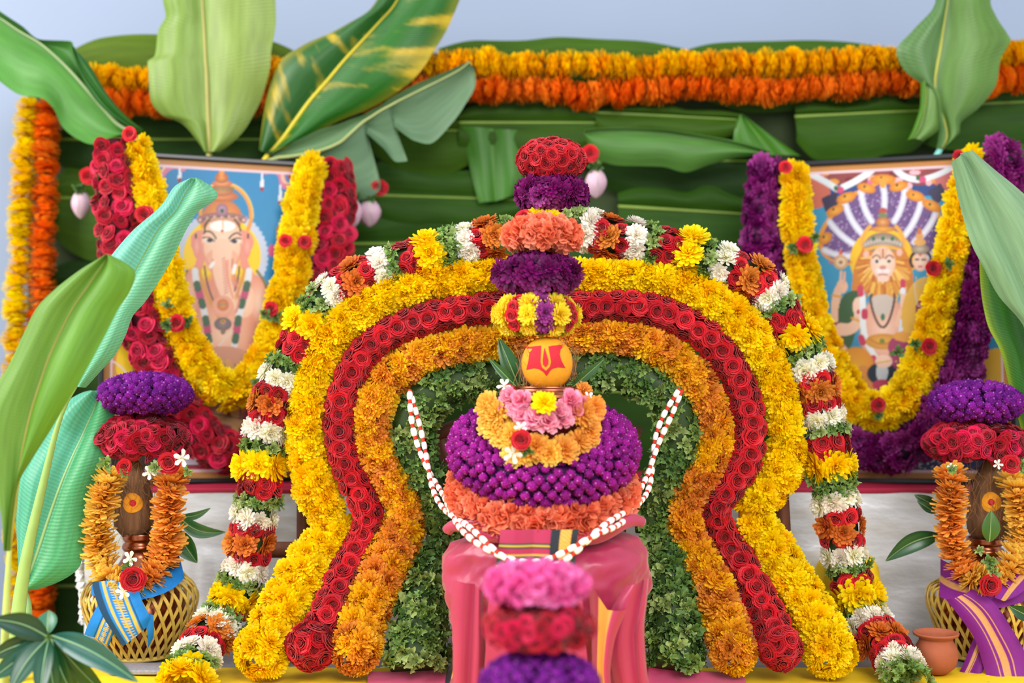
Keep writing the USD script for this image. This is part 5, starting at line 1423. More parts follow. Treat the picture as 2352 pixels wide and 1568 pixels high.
# flower tower over the coconut
Yt = YC - 0.0
t = Thing("striped_flower_crown", "flower crown of yellow, red and purple strips sitting on the turmeric-yellow coconut", "flower crown", P(1232, 770, Yt))
rx, ry, rz = 104 * k, 96 * k, 56 * k
c = P(1232, 724, Yt)
m = trimesh.creation.icosphere(2); V = np.array(m.vertices) * [rx * .8, ry * .8, rz * .8] + c
t.part("core", V, m.faces, M["foliage"], N=normals(V, m.faces), col=lin((80, 70, 20)))
strips = [(-1.35, "ypale"), (-0.98, "ypale"), (-0.62, "rose"), (-0.24, "ypale"), (0.20, "pmum"), (0.62, "ypale"), (1.0, "rose"), (1.38, "ypale")]
strips += [(a + math.pi, kd) for a, kd in strips]
for a, kd in strips:
    els = {"ypale": (0.62, 0.02, -0.6), "pmum": (0.66, 0.1, -0.45), "rose": (0.75, 0.35, -0.05, -0.45)}[kd]
    for e in els:
        d = np.array([math.sin(a) * math.cos(e), -math.cos(a) * math.cos(e), math.sin(e)])
        r = {"ypale": 29, "pmum": 29, "rose": 17}[kd] * k
        flower(t, kd, c + d * (np.array([rx, ry, rz]) - r * 0.35), d + rng.normal(0, 0.05, 3), r * rng.uniform(0.93, 1.07))
t = Thing("purple_mound", "mound of purple chrysanthemums between the peach mound and the striped flower crown", "flower mound", P(1235, 680, Yt))
mound(t, P(1235, 630, Yt), 108 * k, 98 * k, 60 * k, ["pmum"], 38 * k, 44, lo=-0.75, core=(46, 0, 38), var=0.4)
t = Thing("peach_mound", "coral peach blossom mound on the purple mound above the coconut", "flower mound", P(1244, 580, Yt))
mound(t, P(1244, 542, Yt), 86 * k, 78 * k, 44 * k, ["peach"], 33 * k, 40, core=(220, 90, 60), tilt=0.3)

# ------------------------------------------------------------------ cotton thread garland
for si in range(2):
    t = Thing("cotton_garland", ("outer strand" if si == 0 else "inner strand") + " of the white and red cotton bead garland draped across the silk", "garland", P(1225, 1290, -0.3))
    pts = [(942, 896, -0.06), (952, 960, -0.07), (975, 1050, -0.08), (1005, 1130, -0.14), (1050, 1195, -0.24), (1100, 1240, -0.31), (1160, 1280, -0.335), (1220, 1298, -0.345), (1290, 1280, -0.34), (1360, 1232, -0.325), (1420, 1195, -0.27), (1465, 1150, -0.17), (1492, 1090, -0.10), (1510, 1010, -0.07), (1535, 950, -0.06), (1566, 888, -0.06)]
    line = spline(PP(pts), 700)
    s = np.r_[0, np.cumsum(np.linalg.norm(np.diff(line, axis=0), axis=1))]
    tg, f, b = path_frames(line)
    ph = s / 0.075 * 2 * np.pi * 0.25 + si * np.pi
    line = line + (f * np.cos(ph)[:, None] * 0.35 + b * np.sin(ph)[:, None]) * 0.0062
    V, F = tube(line[::4], 0.0033, 8)
    t.part("red_thread", V, F, M["red_thread"], N=normals(V, F))
    step = 0.0205
    nb = int(s[-1] / step)
    for i in range(nb):
        c = (i + 0.5 + 0.35 * si) * step
        q = np.linspace(c - 0.0078, c + 0.0078, 7)
        if q[-1] > s[-1]:
            break
        pth = np.stack([np.interp(q, s, line[:, j]) for j in range(3)], 1)
        V, F = tube(pth, 0.0047 * np.array([0.6, 0.95, 1.05, 1.08, 1.05, 0.95, 0.6]) * rng.uniform(0.92, 1.06), 8)
        t.part("cotton_bead", V, F, M["cotton"], N=normals(V, F))

# ------------------------------------------------------------------ the nearest pot, out of focus
YN = -0.74
k = kk(YN)
c = P(1240, 0, YN) * [1, 1, 0]
t = Thing("small_pot", "small copper pot at the front of the table under the pink, crimson and purple flowers", "pot", c + [0, 0, TZ])
V, F = lathe([(0.0, TZ + 0.001), (0.04, TZ + 0.001), (0.062, TZ + 0.02), (0.066, TZ + 0.045), (0.05, TZ + 0.075), (0.04, TZ + 0.09), (0.047, TZ + 0.10), (0.0, TZ + 0.10)], c, 40)
t.part("body", V, F, M["copper"], N=normals(V, F))
t = Thing("purple_amaranth_mound", "blurred mound of purple globe amaranth nearest the camera, under the crimson roses", "flower mound", P(1240, 1600, YN))
mound(t, P(1240, 1570, YN), 136 * k, 110 * k, 74 * k, ["vglobe"], 14.5 * k, 190, lo=-0.7, core=(60, 4, 80))
t = Thing("crimson_mound", "blurred crimson rose mound nearest the camera between pink blossoms and purple amaranth", "flower mound", P(1240, 1500, YN))
mound(t, P(1240, 1442, YN), 130 * k, 108 * k, 66 * k, ["crim"], 25 * k, 84, core=(100, 0, 26), tilt=0.3)
t = Thing("pink_mound", "blurred bright pink blossom mound topping the flower stack nearest the camera", "flower mound", P(1232, 1385, YN))
mound(t, P(1232, 1342, YN), 114 * k, 96 * k, 50 * k, ["hotpink"], 30 * k, 66, core=(200, 60, 130), tilt=0.3)

# ------------------------------------------------------------------ side pots in lattice baskets
YB = 0.12
kb = kk(YB)


def basket(label, cx, rows, seed, pot=True):
    """rows: (px y, half width px) from the rim down; lattice of two slanting families of cane strips and rings."""
    c = P(cx, 0, YB) * [1, 1, 0]
    pr = np.array([(w * kb, P(0, y, YB)[2]) for y, w in rows])
    pr[-1, 1] = max(pr[-1, 1], TZ + 0.004)
    pr = pr[np.argsort(-pr[:, 1])]
    t = Thing("lattice_basket", label, "basket", c + [0, 0, TZ])
    zs = np.linspace(pr[0, 1], pr[-1, 1], 26)
    rs = PchipInterpolator(pr[::-1, 1], pr[::-1, 0])(zs)
    arc = np.r_[0, np.cumsum(np.hypot(np.diff(zs), np.diff(rs)))]
    n = 30
    for fam in (-1, 1):
        for i in range(n):
            a = i * 2 * np.pi / n + fam * arc / 0.10 * 0.42 + (0 if fam > 0 else 0.06)
            rr = rs + fam * 0.0012
            p = np.stack([c[0] + rr * np.cos(a), c[1] + rr * np.sin(a), zs], 1)
            nr = np.stack([np.cos(a), np.sin(a), 0 * a], 1)
            tg = unit(np.gradient(p, axis=0)); sd = np.cross(tg, nr); w, h = 0.0030, 0.0009
            V = np.stack([p + sd * w + nr * h, p - sd * w + nr * h, p - sd * w - nr * h, p + sd * w - nr * h], 1).reshape(-1, 3)
            F = gridf(len(p), 4, True)
            t.part("cane_strip", V, F, M["cane"], N=None)
    for zi, w in ((0, 0.004), (len(zs) - 1, 0.004)):
        aa = np.linspace(0, 2 * np.pi, 60)
        V, F = tube(np.stack([c[0] + rs[zi] * np.cos(aa), c[1] + rs[zi] * np.sin(aa), np.full(60, zs[zi] + (0.002 if zi else 0))], 1), w, 8, cap=False)
        t.part("rim_ring", V, F, M["cane"], N=normals(V, F))
    V, F = lathe([(0.0, TZ + 0.003), (rs[-1], TZ + 0.003), (rs[-1], TZ + 0.006), (0.0, TZ + 0.006)], c, 40)
    t.part("bottom", V, F, M["cane"], N=normals(V, F))
    return c, zs, rs


def kalash(label, c, zs, rs, rim_y, neck_w, rim_w, ytop):
    """Copper pot standing in the basket; its belly shows between the cane strips."""
    t = Thing("copper_pot", label, "pot", c + [0, 0, TZ + 0.007])
    z = lambda y: P(0, y, YB)[2]
    zr = z(rim_y)
    R = rs.max() * 0.86
    prof = [(0.0, TZ + 0.0075), (R * 0.6, TZ + 0.0075), (R * 0.93, TZ + 0.05), (R, TZ + 0.085), (R * 0.9, TZ + 0.115), (R * 0.62, zs[0] - 0.002), (neck_w * kb * 1.12, z(rim_y + 54)), (neck_w * kb * 0.98, z(rim_y + 42)), (rim_w * kb * 1.0, z(rim_y + 35)), (rim_w * kb * 1.02, z(rim_y + 30)), (rim_w * kb * 0.98, z(rim_y + 25)), (neck_w * kb * 0.96, z(rim_y + 20)), (rim_w * kb * 0.94, z(rim_y + 15)), (rim_w * kb, z(rim_y + 10)), (rim_w * kb * 0.93, z(rim_y + 3)), (rim_w * kb, z(rim_y)), (rim_w * kb * 0.9, z(rim_y)), (rim_w * kb * 0.82, z(rim_y + 10)), (0, z(rim_y + 12))]
    V, F = lathe(prof, c, 56)
    t.part("body", V, F, M["copper"], N=normals(V, F))


def husk_coconut(label, cx, y0, y1, hw, dot):
    t = Thing("coconut", label, "coconut", P(cx, y1, YB))
    prof = [(0.02, y0), (0.28, y0 + 0.06 * (y1 - y0)), (0.62, y0 + 0.25 * (y1 - y0)), (0.88, y0 + 0.5 * (y1 - y0)), (1.0, y0 + 0.75 * (y1 - y0)), (0.97, y0 + 0.92 * (y1 - y0)), (0.6, y1 + 8), (0.02, y1 + 14)]
    V, F = lathe([(r * hw * kb, P(0, y, YB)[2]) for r, y in prof][::-1], P(cx, 0, YB) * [1, 1, 0], 40)
    zz = V[:, 2]; V = V + 0.0015 * (meshkit.noise(V * 260, 2) - 0.5)[:, None] * unit(V - P(cx, (y0 + y1) / 2, YB)) * 2
    t.part("husk", V, F, M["husk"], N=normals(V, F), label="brown fibrous husk")
    fibres(t, P(cx, (y0 + y1) / 2 + 8, YB), hw * kb * 0.98, (y1 - y0) / 2 * kb * 0.95, 240, int(cx), 0.15, 0.035)
    dx, dy, r1, r2 = dot
    rr = np.interp(dy, [y for _, y in prof], [r for r, _ in prof]) * hw * kb
    for nm, rad, off, mt, lb in (("turmeric_dot", r1, 0.0016, "turmeric", "round turmeric-yellow spot"), ("vermilion_dot", r2, 0.0034, "vermilion", "small red dot in the yellow spot")):
        V = [P(dx, dy, 0)]; ring = []
        vs = [(0.0, 0.0)] + [(rad * q * (1 + 0.05 * math.sin(3 * a + 1)), a) for q in (0.4, 0.8, 1.0) for a in np.linspace(0, 2 * np.pi, 28, endpoint=False)]
        pts = []
        for q, (d, a) in enumerate(vs):
            px, py = dx + d * math.cos(a), dy + d * math.sin(a)
            dep = hw * kb * 0.8
            zt_ = np.array([P(0, y, YB)[2] for _, y in prof])[::-1]; rt_ = np.array([r for r, _ in prof])[::-1] * hw * kb
            for _ in range(4):
                p = P(px, py, YB - dep)
                dep = math.sqrt(max(np.interp(p[2], zt_, rt_) ** 2 - (p[0] - P(cx, 0, YB)[0]) ** 2, 1e-8)) + off * (1 if d < rad * 0.99 else 0.3)
            p = P(px, py, YB - dep)
            pts.append(p)
        F = [(0, 1 + i, 1 + (i + 1) % 28) for i in range(28)]
        for ring_ in range(2):
            b0, b1 = 1 + 28 * ring_, 29 + 28 * ring_
            for i in range(28):
                F += [(b0 + i, b1 + i, b1 + (i + 1) % 28), (b0 + i, b1 + (i + 1) % 28, b0 + (i + 1) % 28)]
        pts, F = front_facing(np.array(pts), np.array(F))
        t.part(nm, pts, F, M[mt], N=normals(pts, F), label=lb)


def disc_garland(label, pts, kinds, rpx, pitch, roses=(), sprigs=(), jas=()):
    """Chrysanthemum heads threaded through their centres, one behind the other like discs."""
    A = np.array([(p[0], p[1], YB - (p[2] if len(p) > 2 else 0.07)) for p in pts], float)
    t = Thing("chrysanthemum_garland", label, "garland", P(A[:, 0].mean(), A[:, 1].mean(), YB - 0.07))
    line = spline(PP(A), 300)
    s = np.r_[0, np.cumsum(np.linalg.norm(np.diff(line, axis=0), axis=1))]
    V, F = tube(line[::8], 0.009, 8)
    t.part("core", V, F, M["soft"], N=normals(V, F), col=lin((160, 90, 15)))
    tg, f, b = path_frames(line)
    n = int(s[-1] / (pitch * kb))
    for i in range(n):
        q = (i + 0.5) / n * s[-1]
        j = int(np.argmin(np.abs(s - q)))
        kd = kinds(i / n) if callable(kinds) else kinds[rng.integers(len(kinds))]
        up = tg[j] * (1 if tg[j][2] > 0 else -1)
        if abs(tg[j][2]) < 0.45:
            up = tg[j] * (1 if tg[j][0] * (line[j][0] - A[:, 0].mean()) >= 0 else 1)
        o = up + f[j] * 0.3 + b[j] * rng.normal(0, 0.12) + rng.normal(0, 0.06, 3)
        flower(t, kd, line[j] - up * 0.006, o, rpx * 1.22 * kb * rng.uniform(0.92, 1.08), squash=0.75)
    for lst, kd, r in ((roses, "rose", 25), (sprigs, "sprig", 22), (jas, "jas", 18)):
        for q in lst:
            flower(t, kd, P(q[0], q[1], YB - (q[3] if len(q) > 3 else 0.105)), np.array([rng.normal(0, .15), -1, 0.1]), (q[2] if len(q) > 2 else r) * kb)


def side_col(base, gold):
    def f(u, v):
        x = (v + 1) / 2
        if 0.52 < x < 0.60 or 0.84 < x < 0.90: return gold
        if 0.64 < x < 0.80: return gold if int(u * 44) % 2 or 0.70 < x < 0.74 else base
        if x > 0.94 or 0.47 < x < 0.49: return tuple(int(b * 0.5) for b in base)
        return base
    return f


# left
c, zs, rs = basket("cane lattice basket on the left, round a copper pot tied with blue cloth", 322, [(1322, 96), (1345, 120), (1372, 130), (1410, 122), (1460, 100), (1507, 76)], 1)
kalash("copper pot inside the left lattice basket, its rim showing under the brown coconut", c, zs, rs, 1224, 35, 40, 1200)
husk_coconut("brown husked coconut with a yellow and red dot on the left copper pot", 308, 1050, 1222, 46, (305, 1155, 23, 8))
disc_garland("amber and bronze chrysanthemum garland round the left coconut, a red rose at the bottom", [(262, 1082, 0.05), (240, 1130), (230, 1180), (226, 1230), (232, 1280), (252, 1325, 0.09), (290, 1350, 0.10), (320, 1346, 0.10), (352, 1318, 0.09), (376, 1276), (388, 1220), (386, 1160), (392, 1115), (400, 1080, 0.05)],
             lambda q: "amum" if q < 0.55 else "cmum", 35, 18, roses=[(306, 1330, 27, 0.16), (388, 1062, 26), (286, 1072, 18)], sprigs=[(300, 1300, 22, 0.14), (360, 1072), (245, 1066), (285, 1085, 15), (430, 1082, 14)], jas=[(300, 1282, 18, 0.145), (284, 1358, 18, 0.16), (344, 1085, 17), (420, 1052, 22, 0.14)])
t = Thing("crimson_mound", "thick crimson rose mound on the left coconut under the purple amaranth mound", "flower mound", P(325, 1060, YB))
mound(t, P(325, 1006, YB), 114 * kb, 100 * kb, 58 * kb, ["crim"], 21 * kb, 100, lo=-0.75, core=(90, 0, 22), tilt=0.35)
t = Thing("purple_amaranth_mound", "domed mound of purple globe amaranth on top of the left crimson rose mound", "flower mound", P(334, 940, YB))
mound(t, P(334, 906, YB), 106 * kb, 96 * kb, 50 * kb, ["vglobe"], 11.5 * kb, 205, lo=-0.8, core=(60, 6, 84))
t = Thing("blue_cloth", "bright blue cloth with gold border stripes knotted round the neck of the left pot", "cloth", P(320, 1400, YB - 0.1))
BL, GO = (10, 120, 200), (206, 170, 70)
bcol = side_col(BL, GO)
cloth(t, "cloth_wrap", [(418, 1300, 410, 1270, 424, 1326, YB - .03, YB - .02, YB - .07), (370, 1325, 352, 1290, 376, 1362, YB - .085, YB - .05, YB - .105), (310, 1348, 300, 1305, 318, 1376, YB - .11, YB - .07, YB - .125), (250, 1345, 262, 1300, 246, 1372, YB - .10, YB - .06, YB - .12), (212, 1340, 226, 1310, 208, 1362, YB - .05, YB - .03, YB - .08)], YB, lambda u, v: (12, 84, 150) if v < -0.1 else BL, mat_="attr", n=50)
cloth(t, "cloth_tail", [(262, 1330, 212, 1336, 318, 1350, YB - .12, YB - .10, YB - .13), (282, 1390, 226, 1392, 330, 1388, YB - .135, YB - .12, YB - .14), (300, 1436, 252, 1440, 342, 1412, YB - .14, YB - .13, YB - .14), (312, 1462, 282, 1484, 350, 1428, YB - .135, YB - .13, YB - .13)], YB, lambda u, v: bcol(u, -v * 0.8 + 0.35) , mat_="attr", n=70, nc=16, bulge=0.006, label="tail with gold stripes")
cloth(t, "cloth_tail", [(256, 1380, 226, 1386, 290, 1400, YB - .125, YB - .11, YB - .13), (236, 1430, 208, 1420, 268, 1440, YB - .125, YB - .11, YB - .125), (222, 1464, 194, 1456, 250, 1482, YB - .115, YB - .10, YB - .115)], YB, lambda u, v: bcol(u, v * 0.8 + 0.1), mat_="attr", n=60, nc=16, bulge=0.005, label="second tail with gold stripes")
cloth(t, "frayed_tail", [(340, 1408, 322, 1412, 352, 1412, YB - .138, YB - .138, YB - .135), (346, 1440, 338, 1450, 354, 1440, YB - .135, YB - .135, YB - .132), (344, 1476, 340, 1482, 352, 1462, YB - .125, YB - .125, YB - .125), (334, 1498, 332, 1500, 338, 1490, YB - .118, YB - .118, YB - .118)], YB, lambda u, v: BL, mat_="attr", n=24)
t = Thing("mango_leaves", "dark green mango leaves fanning out behind the left coconut and garland", "leaves", P(330, 1230, YB + 0.03))
mango_leaf(t, (405, 1180), (518, 1222), 17, YB - 0.02, (52, 100, 56), bend=0.14)
mango_leaf(t, (408, 1186), (484, 1166), 9, YB - 0.01, (60, 104, 60), bend=0.1)
mango_leaf(t, (402, 1216), (453, 1292), 24, YB - 0.03, (34, 88, 40), fold=0.35)
mango_leaf(t, (210, 1166), (120, 1142), 13, YB - 0.01, (44, 84, 60), bend=-0.08)
mango_leaf(t, (212, 1150), (182, 1108), 10, YB - 0.0, (34, 80, 52))
mango_leaf(t, (212, 1200), (150, 1192), 9, YB + 0.01, (60, 140, 110))
t = Thing("stone_slab", "small grey stone slab on the table in front of the left basket", "slab", P(330, 1520, 0.03))
t.part("slab", *box(P(262, 0, 0)[0], P(392, 0, 0)[0], -0.035, 0.028, TZ + 0.002, TZ + 0.010, 0.002), M["stone"])

# right
c, zs, rs = basket("pale cane lattice basket at the right, round a copper pot tied with purple cloth", 2262, [(1335, 96), (1352, 124), (1376, 130), (1420, 118), (1470, 100), (1516, 84)], 2)
kalash("copper pot inside the right lattice basket, its rim showing under the coconut with a leaf", c, zs, rs, 1234, 36, 43, 1200)
husk_coconut("brown husked coconut with a yellow and red dot on the right copper pot", 2272, 1050, 1234, 50, (2277, 1153, 23, 8))
disc_garland("orange bronze chrysanthemum garland round the right coconut, cut off by the picture's edge", [(2182, 1072, 0.05), (2184, 1120), (2182, 1170), (2184, 1220), (2196, 1272), (2222, 1318, 0.09), (2254, 1335, 0.10), (2300, 1330, 0.10), (2326, 1290, 0.09), (2342, 1240), (2346, 1180), (2336, 1130), (2330, 1090, 0.05)],
             lambda q: "cmum" if q < 0.4 else "amum", 34, 18, roses=[(2274, 1344, 25, 0.155), (2322, 1066, 22)], sprigs=[(2272, 1290, 22, 0.14), (2282, 1314, 22, 0.145), (2185, 1076, 18), (2346, 1070, 20), (2250, 1264, 16, 0.1)], jas=[(2186, 1074, 12), (2292, 1066, 12)])
t = Thing("crimson_mound", "thick crimson rose mound on the right coconut under the purple amaranth mound", "flower mound", P(2240, 1070, YB))
mound(t, P(2243, 1016, YB), 122 * kb, 104 * kb, 58 * kb, ["crim"], 21 * kb, 104, lo=-0.75, core=(90, 0, 22), tilt=0.35)
t = Thing("purple_amaranth_mound", "domed mound of purple globe amaranth on top of the right crimson rose mound", "flower mound", P(2240, 960, YB))
mound(t, P(2242, 925, YB), 106 * kb, 96 * kb, 50 * kb, ["vglobe"], 11.5 * kb, 205, lo=-0.8, core=(60, 6, 84))
t = Thing("purple_cloth", "deep purple cloth with copper-gold border stripes tied round the right pot", "cloth", P(2260, 1420, YB - 0.1))
PU, CO = (116, 16, 120), (196, 142, 86)
pcol = side_col(PU, CO)
cloth(t, "cloth_wrap", [(2160, 1330, 2160, 1282, 2156, 1368, YB - .03, YB - .01, YB - .07), (2200, 1352, 2196, 1300, 2196, 1384, YB - .08, YB - .05, YB - .105), (2262, 1362, 2262, 1320, 2262, 1400, YB - .115, YB - .08, YB - .13), (2320, 1350, 2320, 1310, 2322, 1390, YB - .10, YB - .07, YB - .12), (2372, 1330, 2372, 1296, 2374, 1366, YB - .04, YB - .02, YB - .08)], YB, lambda u, v: CO if -0.25 < v < 0.1 or 0.25 < v < 0.32 else PU, mat_="attr", n=50, nc=12)
cloth(t, "cloth_tail", [(2204, 1368, 2230, 1352, 2172, 1376, YB - .115, YB - .11, YB - .10), (2244, 1400, 2276, 1378, 2204, 1416, YB - .13, YB - .13, YB - .12), (2280, 1456, 2322, 1440, 2240, 1470, YB - .14, YB - .14, YB - .13), (2312, 1530, 2360, 1520, 2262, 1540, YB - .15, YB - .15, YB - .14), (2330, 1600, 2376, 1600, 2286, 1600, YB - .18, YB - .18, YB - .17)], YB, lambda u, v: CO if -0.12 < v < 0.22 or -0.34 < v < -0.28 or 0.36 < v < 0.41 else PU, mat_="attr", n=80, nc=20, bulge=0.006, label="long tail with copper-gold stripe")
cloth(t, "cloth_tail", [(2290, 1420, 2262, 1420, 2320, 1430, YB - .125, YB - .12, YB - .125), (2262, 1470, 2236, 1466, 2290, 1480, YB - .12, YB - .11, YB - .125), (2236, 1530, 2210, 1530, 2262, 1532, YB - .125, YB - .12, YB - .13), (2220, 1560, 2196, 1556, 2246, 1570, YB - .13, YB - .12, YB - .14)], YB, lambda u, v: CO if -0.6 < v < -0.3 or -0.2 < v < -0.1 else PU, mat_="attr", n=60, nc=16, bulge=0.004, label="second tail with copper-gold stripe")
cloth(t, "cloth_tail", [(2306, 1380, 2284, 1372, 2330, 1372, YB - .14, YB - .13, YB - .14), (2336, 1340, 2310, 1330, 2356, 1352, YB - .12, YB - .11, YB - .12), (2372, 1300, 2350, 1290, 2392, 1310, YB - .07, YB - .06, YB - .07)], YB, lambda u, v: CO if -0.3 < v < 0.2 else PU, mat_="attr", n=30, nc=14)
t = Thing("mango_leaves", "dark green mango leaves fanning out behind the right coconut and garland", "leaves", P(2200, 1230, YB + 0.03))
mango_leaf(t, (2160, 1228), (2034, 1288), 22, YB - 0.02, (32, 84, 44), bend=0.1)
mango_leaf(t, (2156, 1166), (2100, 1136), 14, YB - 0.0, (26, 70, 40))
mango_leaf(t, (2150, 1178), (2106, 1150), 10, YB - 0.01, (30, 76, 44))
mango_leaf(t, (2176, 1210), (2172, 1260), 9, YB - 0.03, (40, 84, 40))
t = Thing("upright_leaf", "single green mango leaf standing against the right coconut under its yellow dot", "leaf", P(2272, 1250, YB - 0.07))
mango_leaf(t, (2272, 1244), (2276, 1172), 21, YB - 0.072, (60, 100, 30), fold=0.2, name="blade")
t = Thing("mango_leaf_cluster", "dark mango leaf poking in at the right edge over the purple cloth", "leaves", P(2350, 1420, YB - 0.16))
mango_leaf(t, (2372, 1420), (2318, 1392), 16, YB - 0.17, (20, 66, 30), fold=0.3)
mango_leaf(t, (2378, 1430), (2352, 1470), 14, YB - 0.17, (20, 70, 34), fold=0.3)

# clay pot, yellow rolled cloth, green-edged cloth
yc = -0.02; kc = kk(yc)
c = P(2150, 0, yc) * [1, 1, 0]
zz = lambda y: P(0, y, yc)[2]
t = Thing("clay_pot", "small round terracotta pot on the table at the lower right, beside the arch foot", "pot", c + [0, 0, TZ])
V, F = lathe([(0.0, TZ + 0.003), (26 * kc, TZ + 0.003), (44 * kc, zz(1528)), (50 * kc, zz(1505)), (47 * kc, zz(1486)), (38 * kc, zz(1470)), (38 * kc, zz(1464)), (51 * kc, zz(1457)), (52 * kc, zz(1452)), (48 * kc, zz(1451)), (36 * kc, zz(1462)), (40 * kc, zz(1490)), (0, zz(1520))], c, 48)
t.part("body", V, F, M["clay"], N=normals(V, F))
t = Thing("yellow_drum", "rounded yellow cloth-covered stool behind the right leg of the arch", "stool", P(1990, 1500, 0.17))
c = P(1946, 0, 0.18) * [1, 1, 0]; k2 = kk(0.18); z2 = lambda y: P(0, y, 0.18)[2]
V, F = lathe([(0.0, TZ + 0.003), (74 * k2, TZ + 0.003), (80 * k2, z2(1440)), (78 * k2, z2(1350)), (70 * k2, z2(1300)), (56 * k2, z2(1276)), (0, z2(1272))], c, 48)
t.part("cover", V, F, M["yellow_cloth"], N=normals(V, F))
t = Thing("green_edged_cloth", "folded yellow cloth with a bright green woven border at the lower right corner", "cloth", P(2240, 1548, 0.02))
cloth(t, "fold", [(2128, 1556, 2120, 1536, 2130, 1580, 0.0, 0.035, -.05), (2200, 1553, 2200, 1540, 2200, 1580, 0.0, 0.03, -.05), (2280, 1558, 2290, 1548, 2270, 1584, -.01, 0.015, -.05), (2352, 1566, 2356, 1560, 2350, 1590, -.02, 0.0, -.05)], 0.0, lambda u, v: (20, 150, 90) if -0.25 < v < 0.15 else ((236, 190, 40) if int(u * 90) % 2 and v < 0 else (238, 206, 30)), mat_="attr", n=90, nc=12, bulge=0.004)

# ------------------------------------------------------------------ big standing banana leaves
def yellowed(amount, col2, seed, edge=0.0):
    def f(V, UV, C):
        n = meshkit.fbm(np.stack([UV[:, 0] * 45, UV[:, 1] * 1.3 + 7, 0 * UV[:, 0]], -1), 3, seed) * 0.7 + 0.3 * meshkit.noise(np.stack([UV[:, 0] * 5, UV[:, 1] * 1.5, 0 * UV[:, 0]], -1), seed + 5)
        w = np.clip((n - (1 - amount)) * 6, 0, 1) + edge * np.clip(np.abs(UV[:, 1]) * 4 - 3.2, 0, 1)
        w = np.clip(w, 0, 1)[:, None]
        return C * (1 - w) + lin(col2) * w
    return f


banana_leaf("tall upright banana leaf behind the elephant picture, its brown-green rib straight down the middle",
            [(463, -60, 372, -60, 622, -60), (465, 0, 375, 0, 632, 6), (467, 35, 380, 36, 633, 50), (469, 62, 362, 68, 630, 80), (472, 120, 354, 128, 624, 120), (473, 142, 339, 142, 622, 150), (475, 165, 342, 166, 615, 180), (477, 220, 346, 226, 598, 230), (479, 270, 372, 265, 578, 270), (480, 285, 412, 280, 566, 292), (481, 320, 448, 318, 542, 322), (481, 352, 470, 350, 506, 350)],
            0.60, (126, 156, 66), rib=(150, 146, 70), ribw=7, n=90, bulge=0.02, side=(136, 160, 74), wav=0.006, petiole=[(482, 420), (484, 700)], mat_="banana")
banana_leaf("large dark banana leaf with yellow streaks slanting up right beside the upright leaf",
            [(930, -40, 880, -40, 1080, -60), (905, 12, 850, 22, 1052, 10), (870, 52, 800, 54, 1028, 64), (830, 96, 760, 74, 1000, 112), (790, 140, 718, 92, 960, 172), (750, 188, 684, 112, 900, 220), (712, 232, 650, 134, 845, 250), (680, 276, 618, 200, 770, 282), (650, 318, 603, 275, 710, 318), (616, 356, 596, 345, 640, 352)],
            0.605, (40, 96, 34), rib=(196, 180, 40), ribw=6, n=90, nc=14, bulge=0.02, side=(36, 104, 24), patch=yellowed(0.42, (206, 176, 40), 4, 0.4), petiole=[(600, 380), (560, 560)])
banana_leaf("grey-green banana leaf folded along its rib with a torn drooping side, below the yellow-streaked leaf",
            [(1078, 142, 1082, 136, 1086, 150), (1062, 156, 1050, 152, 1093, 186), (1020, 180, 1004, 172, 1066, 245), (980, 200, 958, 192, 1034, 288), (940, 220, 918, 214, 984, 330), (912, 234, 894, 228, 950, 322), (896, 243, 880, 238, 906, 290), (886, 248, 872, 243, 936, 368), (872, 256, 856, 250, 912, 372), (854, 268, 836, 262, 880, 340), (838, 278, 820, 268, 842, 306), (828, 286, 808, 272, 876, 425), (806, 306, 780, 284, 812, 462), (780, 328, 740, 296, 760, 420), (720, 350, 690, 318, 720, 372), (640, 362, 610, 350, 640, 366)],
            0.585, (96, 130, 86), rib=(150, 160, 100), ribw=4.5, n=120, nc=12, bulge=-0.012, side=(92, 126, 90), mat_="banana_wax", petiole=[(600, 380), (575, 560)])
banana_leaf("big banana leaf arching in from the top left corner, folded along its edge",
            [(-30, 26, -40, -4, -20, 170), (0, 42, 0, 26, 0, 188), (45, 72, 48, 58, 50, 219), (92, 100, 92, 90, 96, 226), (130, 132, 165, 96, 122, 248), (168, 170, 178, 140, 140, 288), (205, 212, 218, 215, 176, 318), (240, 252, 262, 266, 214, 332), (272, 286, 296, 288, 250, 318), (300, 302, 330, 300, 285, 306)],
            0.56, (70, 126, 52), rib=(140, 160, 110), ribw=4.5, n=90, bulge=-0.02, side=(84, 146, 60), patch=yellowed(0.2, (150, 176, 130), 8), petiole=[(330, 340), (400, 520)], wav=0.005)
banana_leaf("dark folded underside flap of the arching top left banana leaf", [(170, 108, 166, 104, 174, 116), (190, 160, 176, 150, 206, 150), (225, 210, 206, 212, 246, 214), (270, 262, 252, 262, 292, 268), (310, 292, 298, 292, 330, 298)], 0.545, (36, 98, 24), rib=(60, 120, 40), ribw=2, n=40)
banana_leaf("banana leaf hanging folded over the top of the lion-faced picture at the upper right",
            [(2180, -50, 2150, -50, 2278, -60), (2176, 0, 2148, 0, 2274, 2), (2170, 40, 2140, 22, 2290, 38), (2164, 80, 2094, 72, 2316, 76), (2158, 120, 2060, 118, 2322, 92), (2152, 150, 2082, 164, 2296, 140), (2146, 190, 2112, 188, 2288, 190), (2150, 240, 2140, 214, 2252, 244), (2166, 280, 2150, 270, 2208, 284), (2172, 312, 2156, 306, 2206, 302), (2160, 342, 2152, 340, 2168, 338)],
            0.565, (92, 132, 74), rib=(168, 168, 60), ribw=6, n=100, bulge=0.02, side=(96, 136, 60), patch=yellowed(0.2, (120, 176, 140), 3), wav=0.006, petiole=[(2140, 380), (2124, 600)], stalk=(124, 196, 186), stalkw=20)
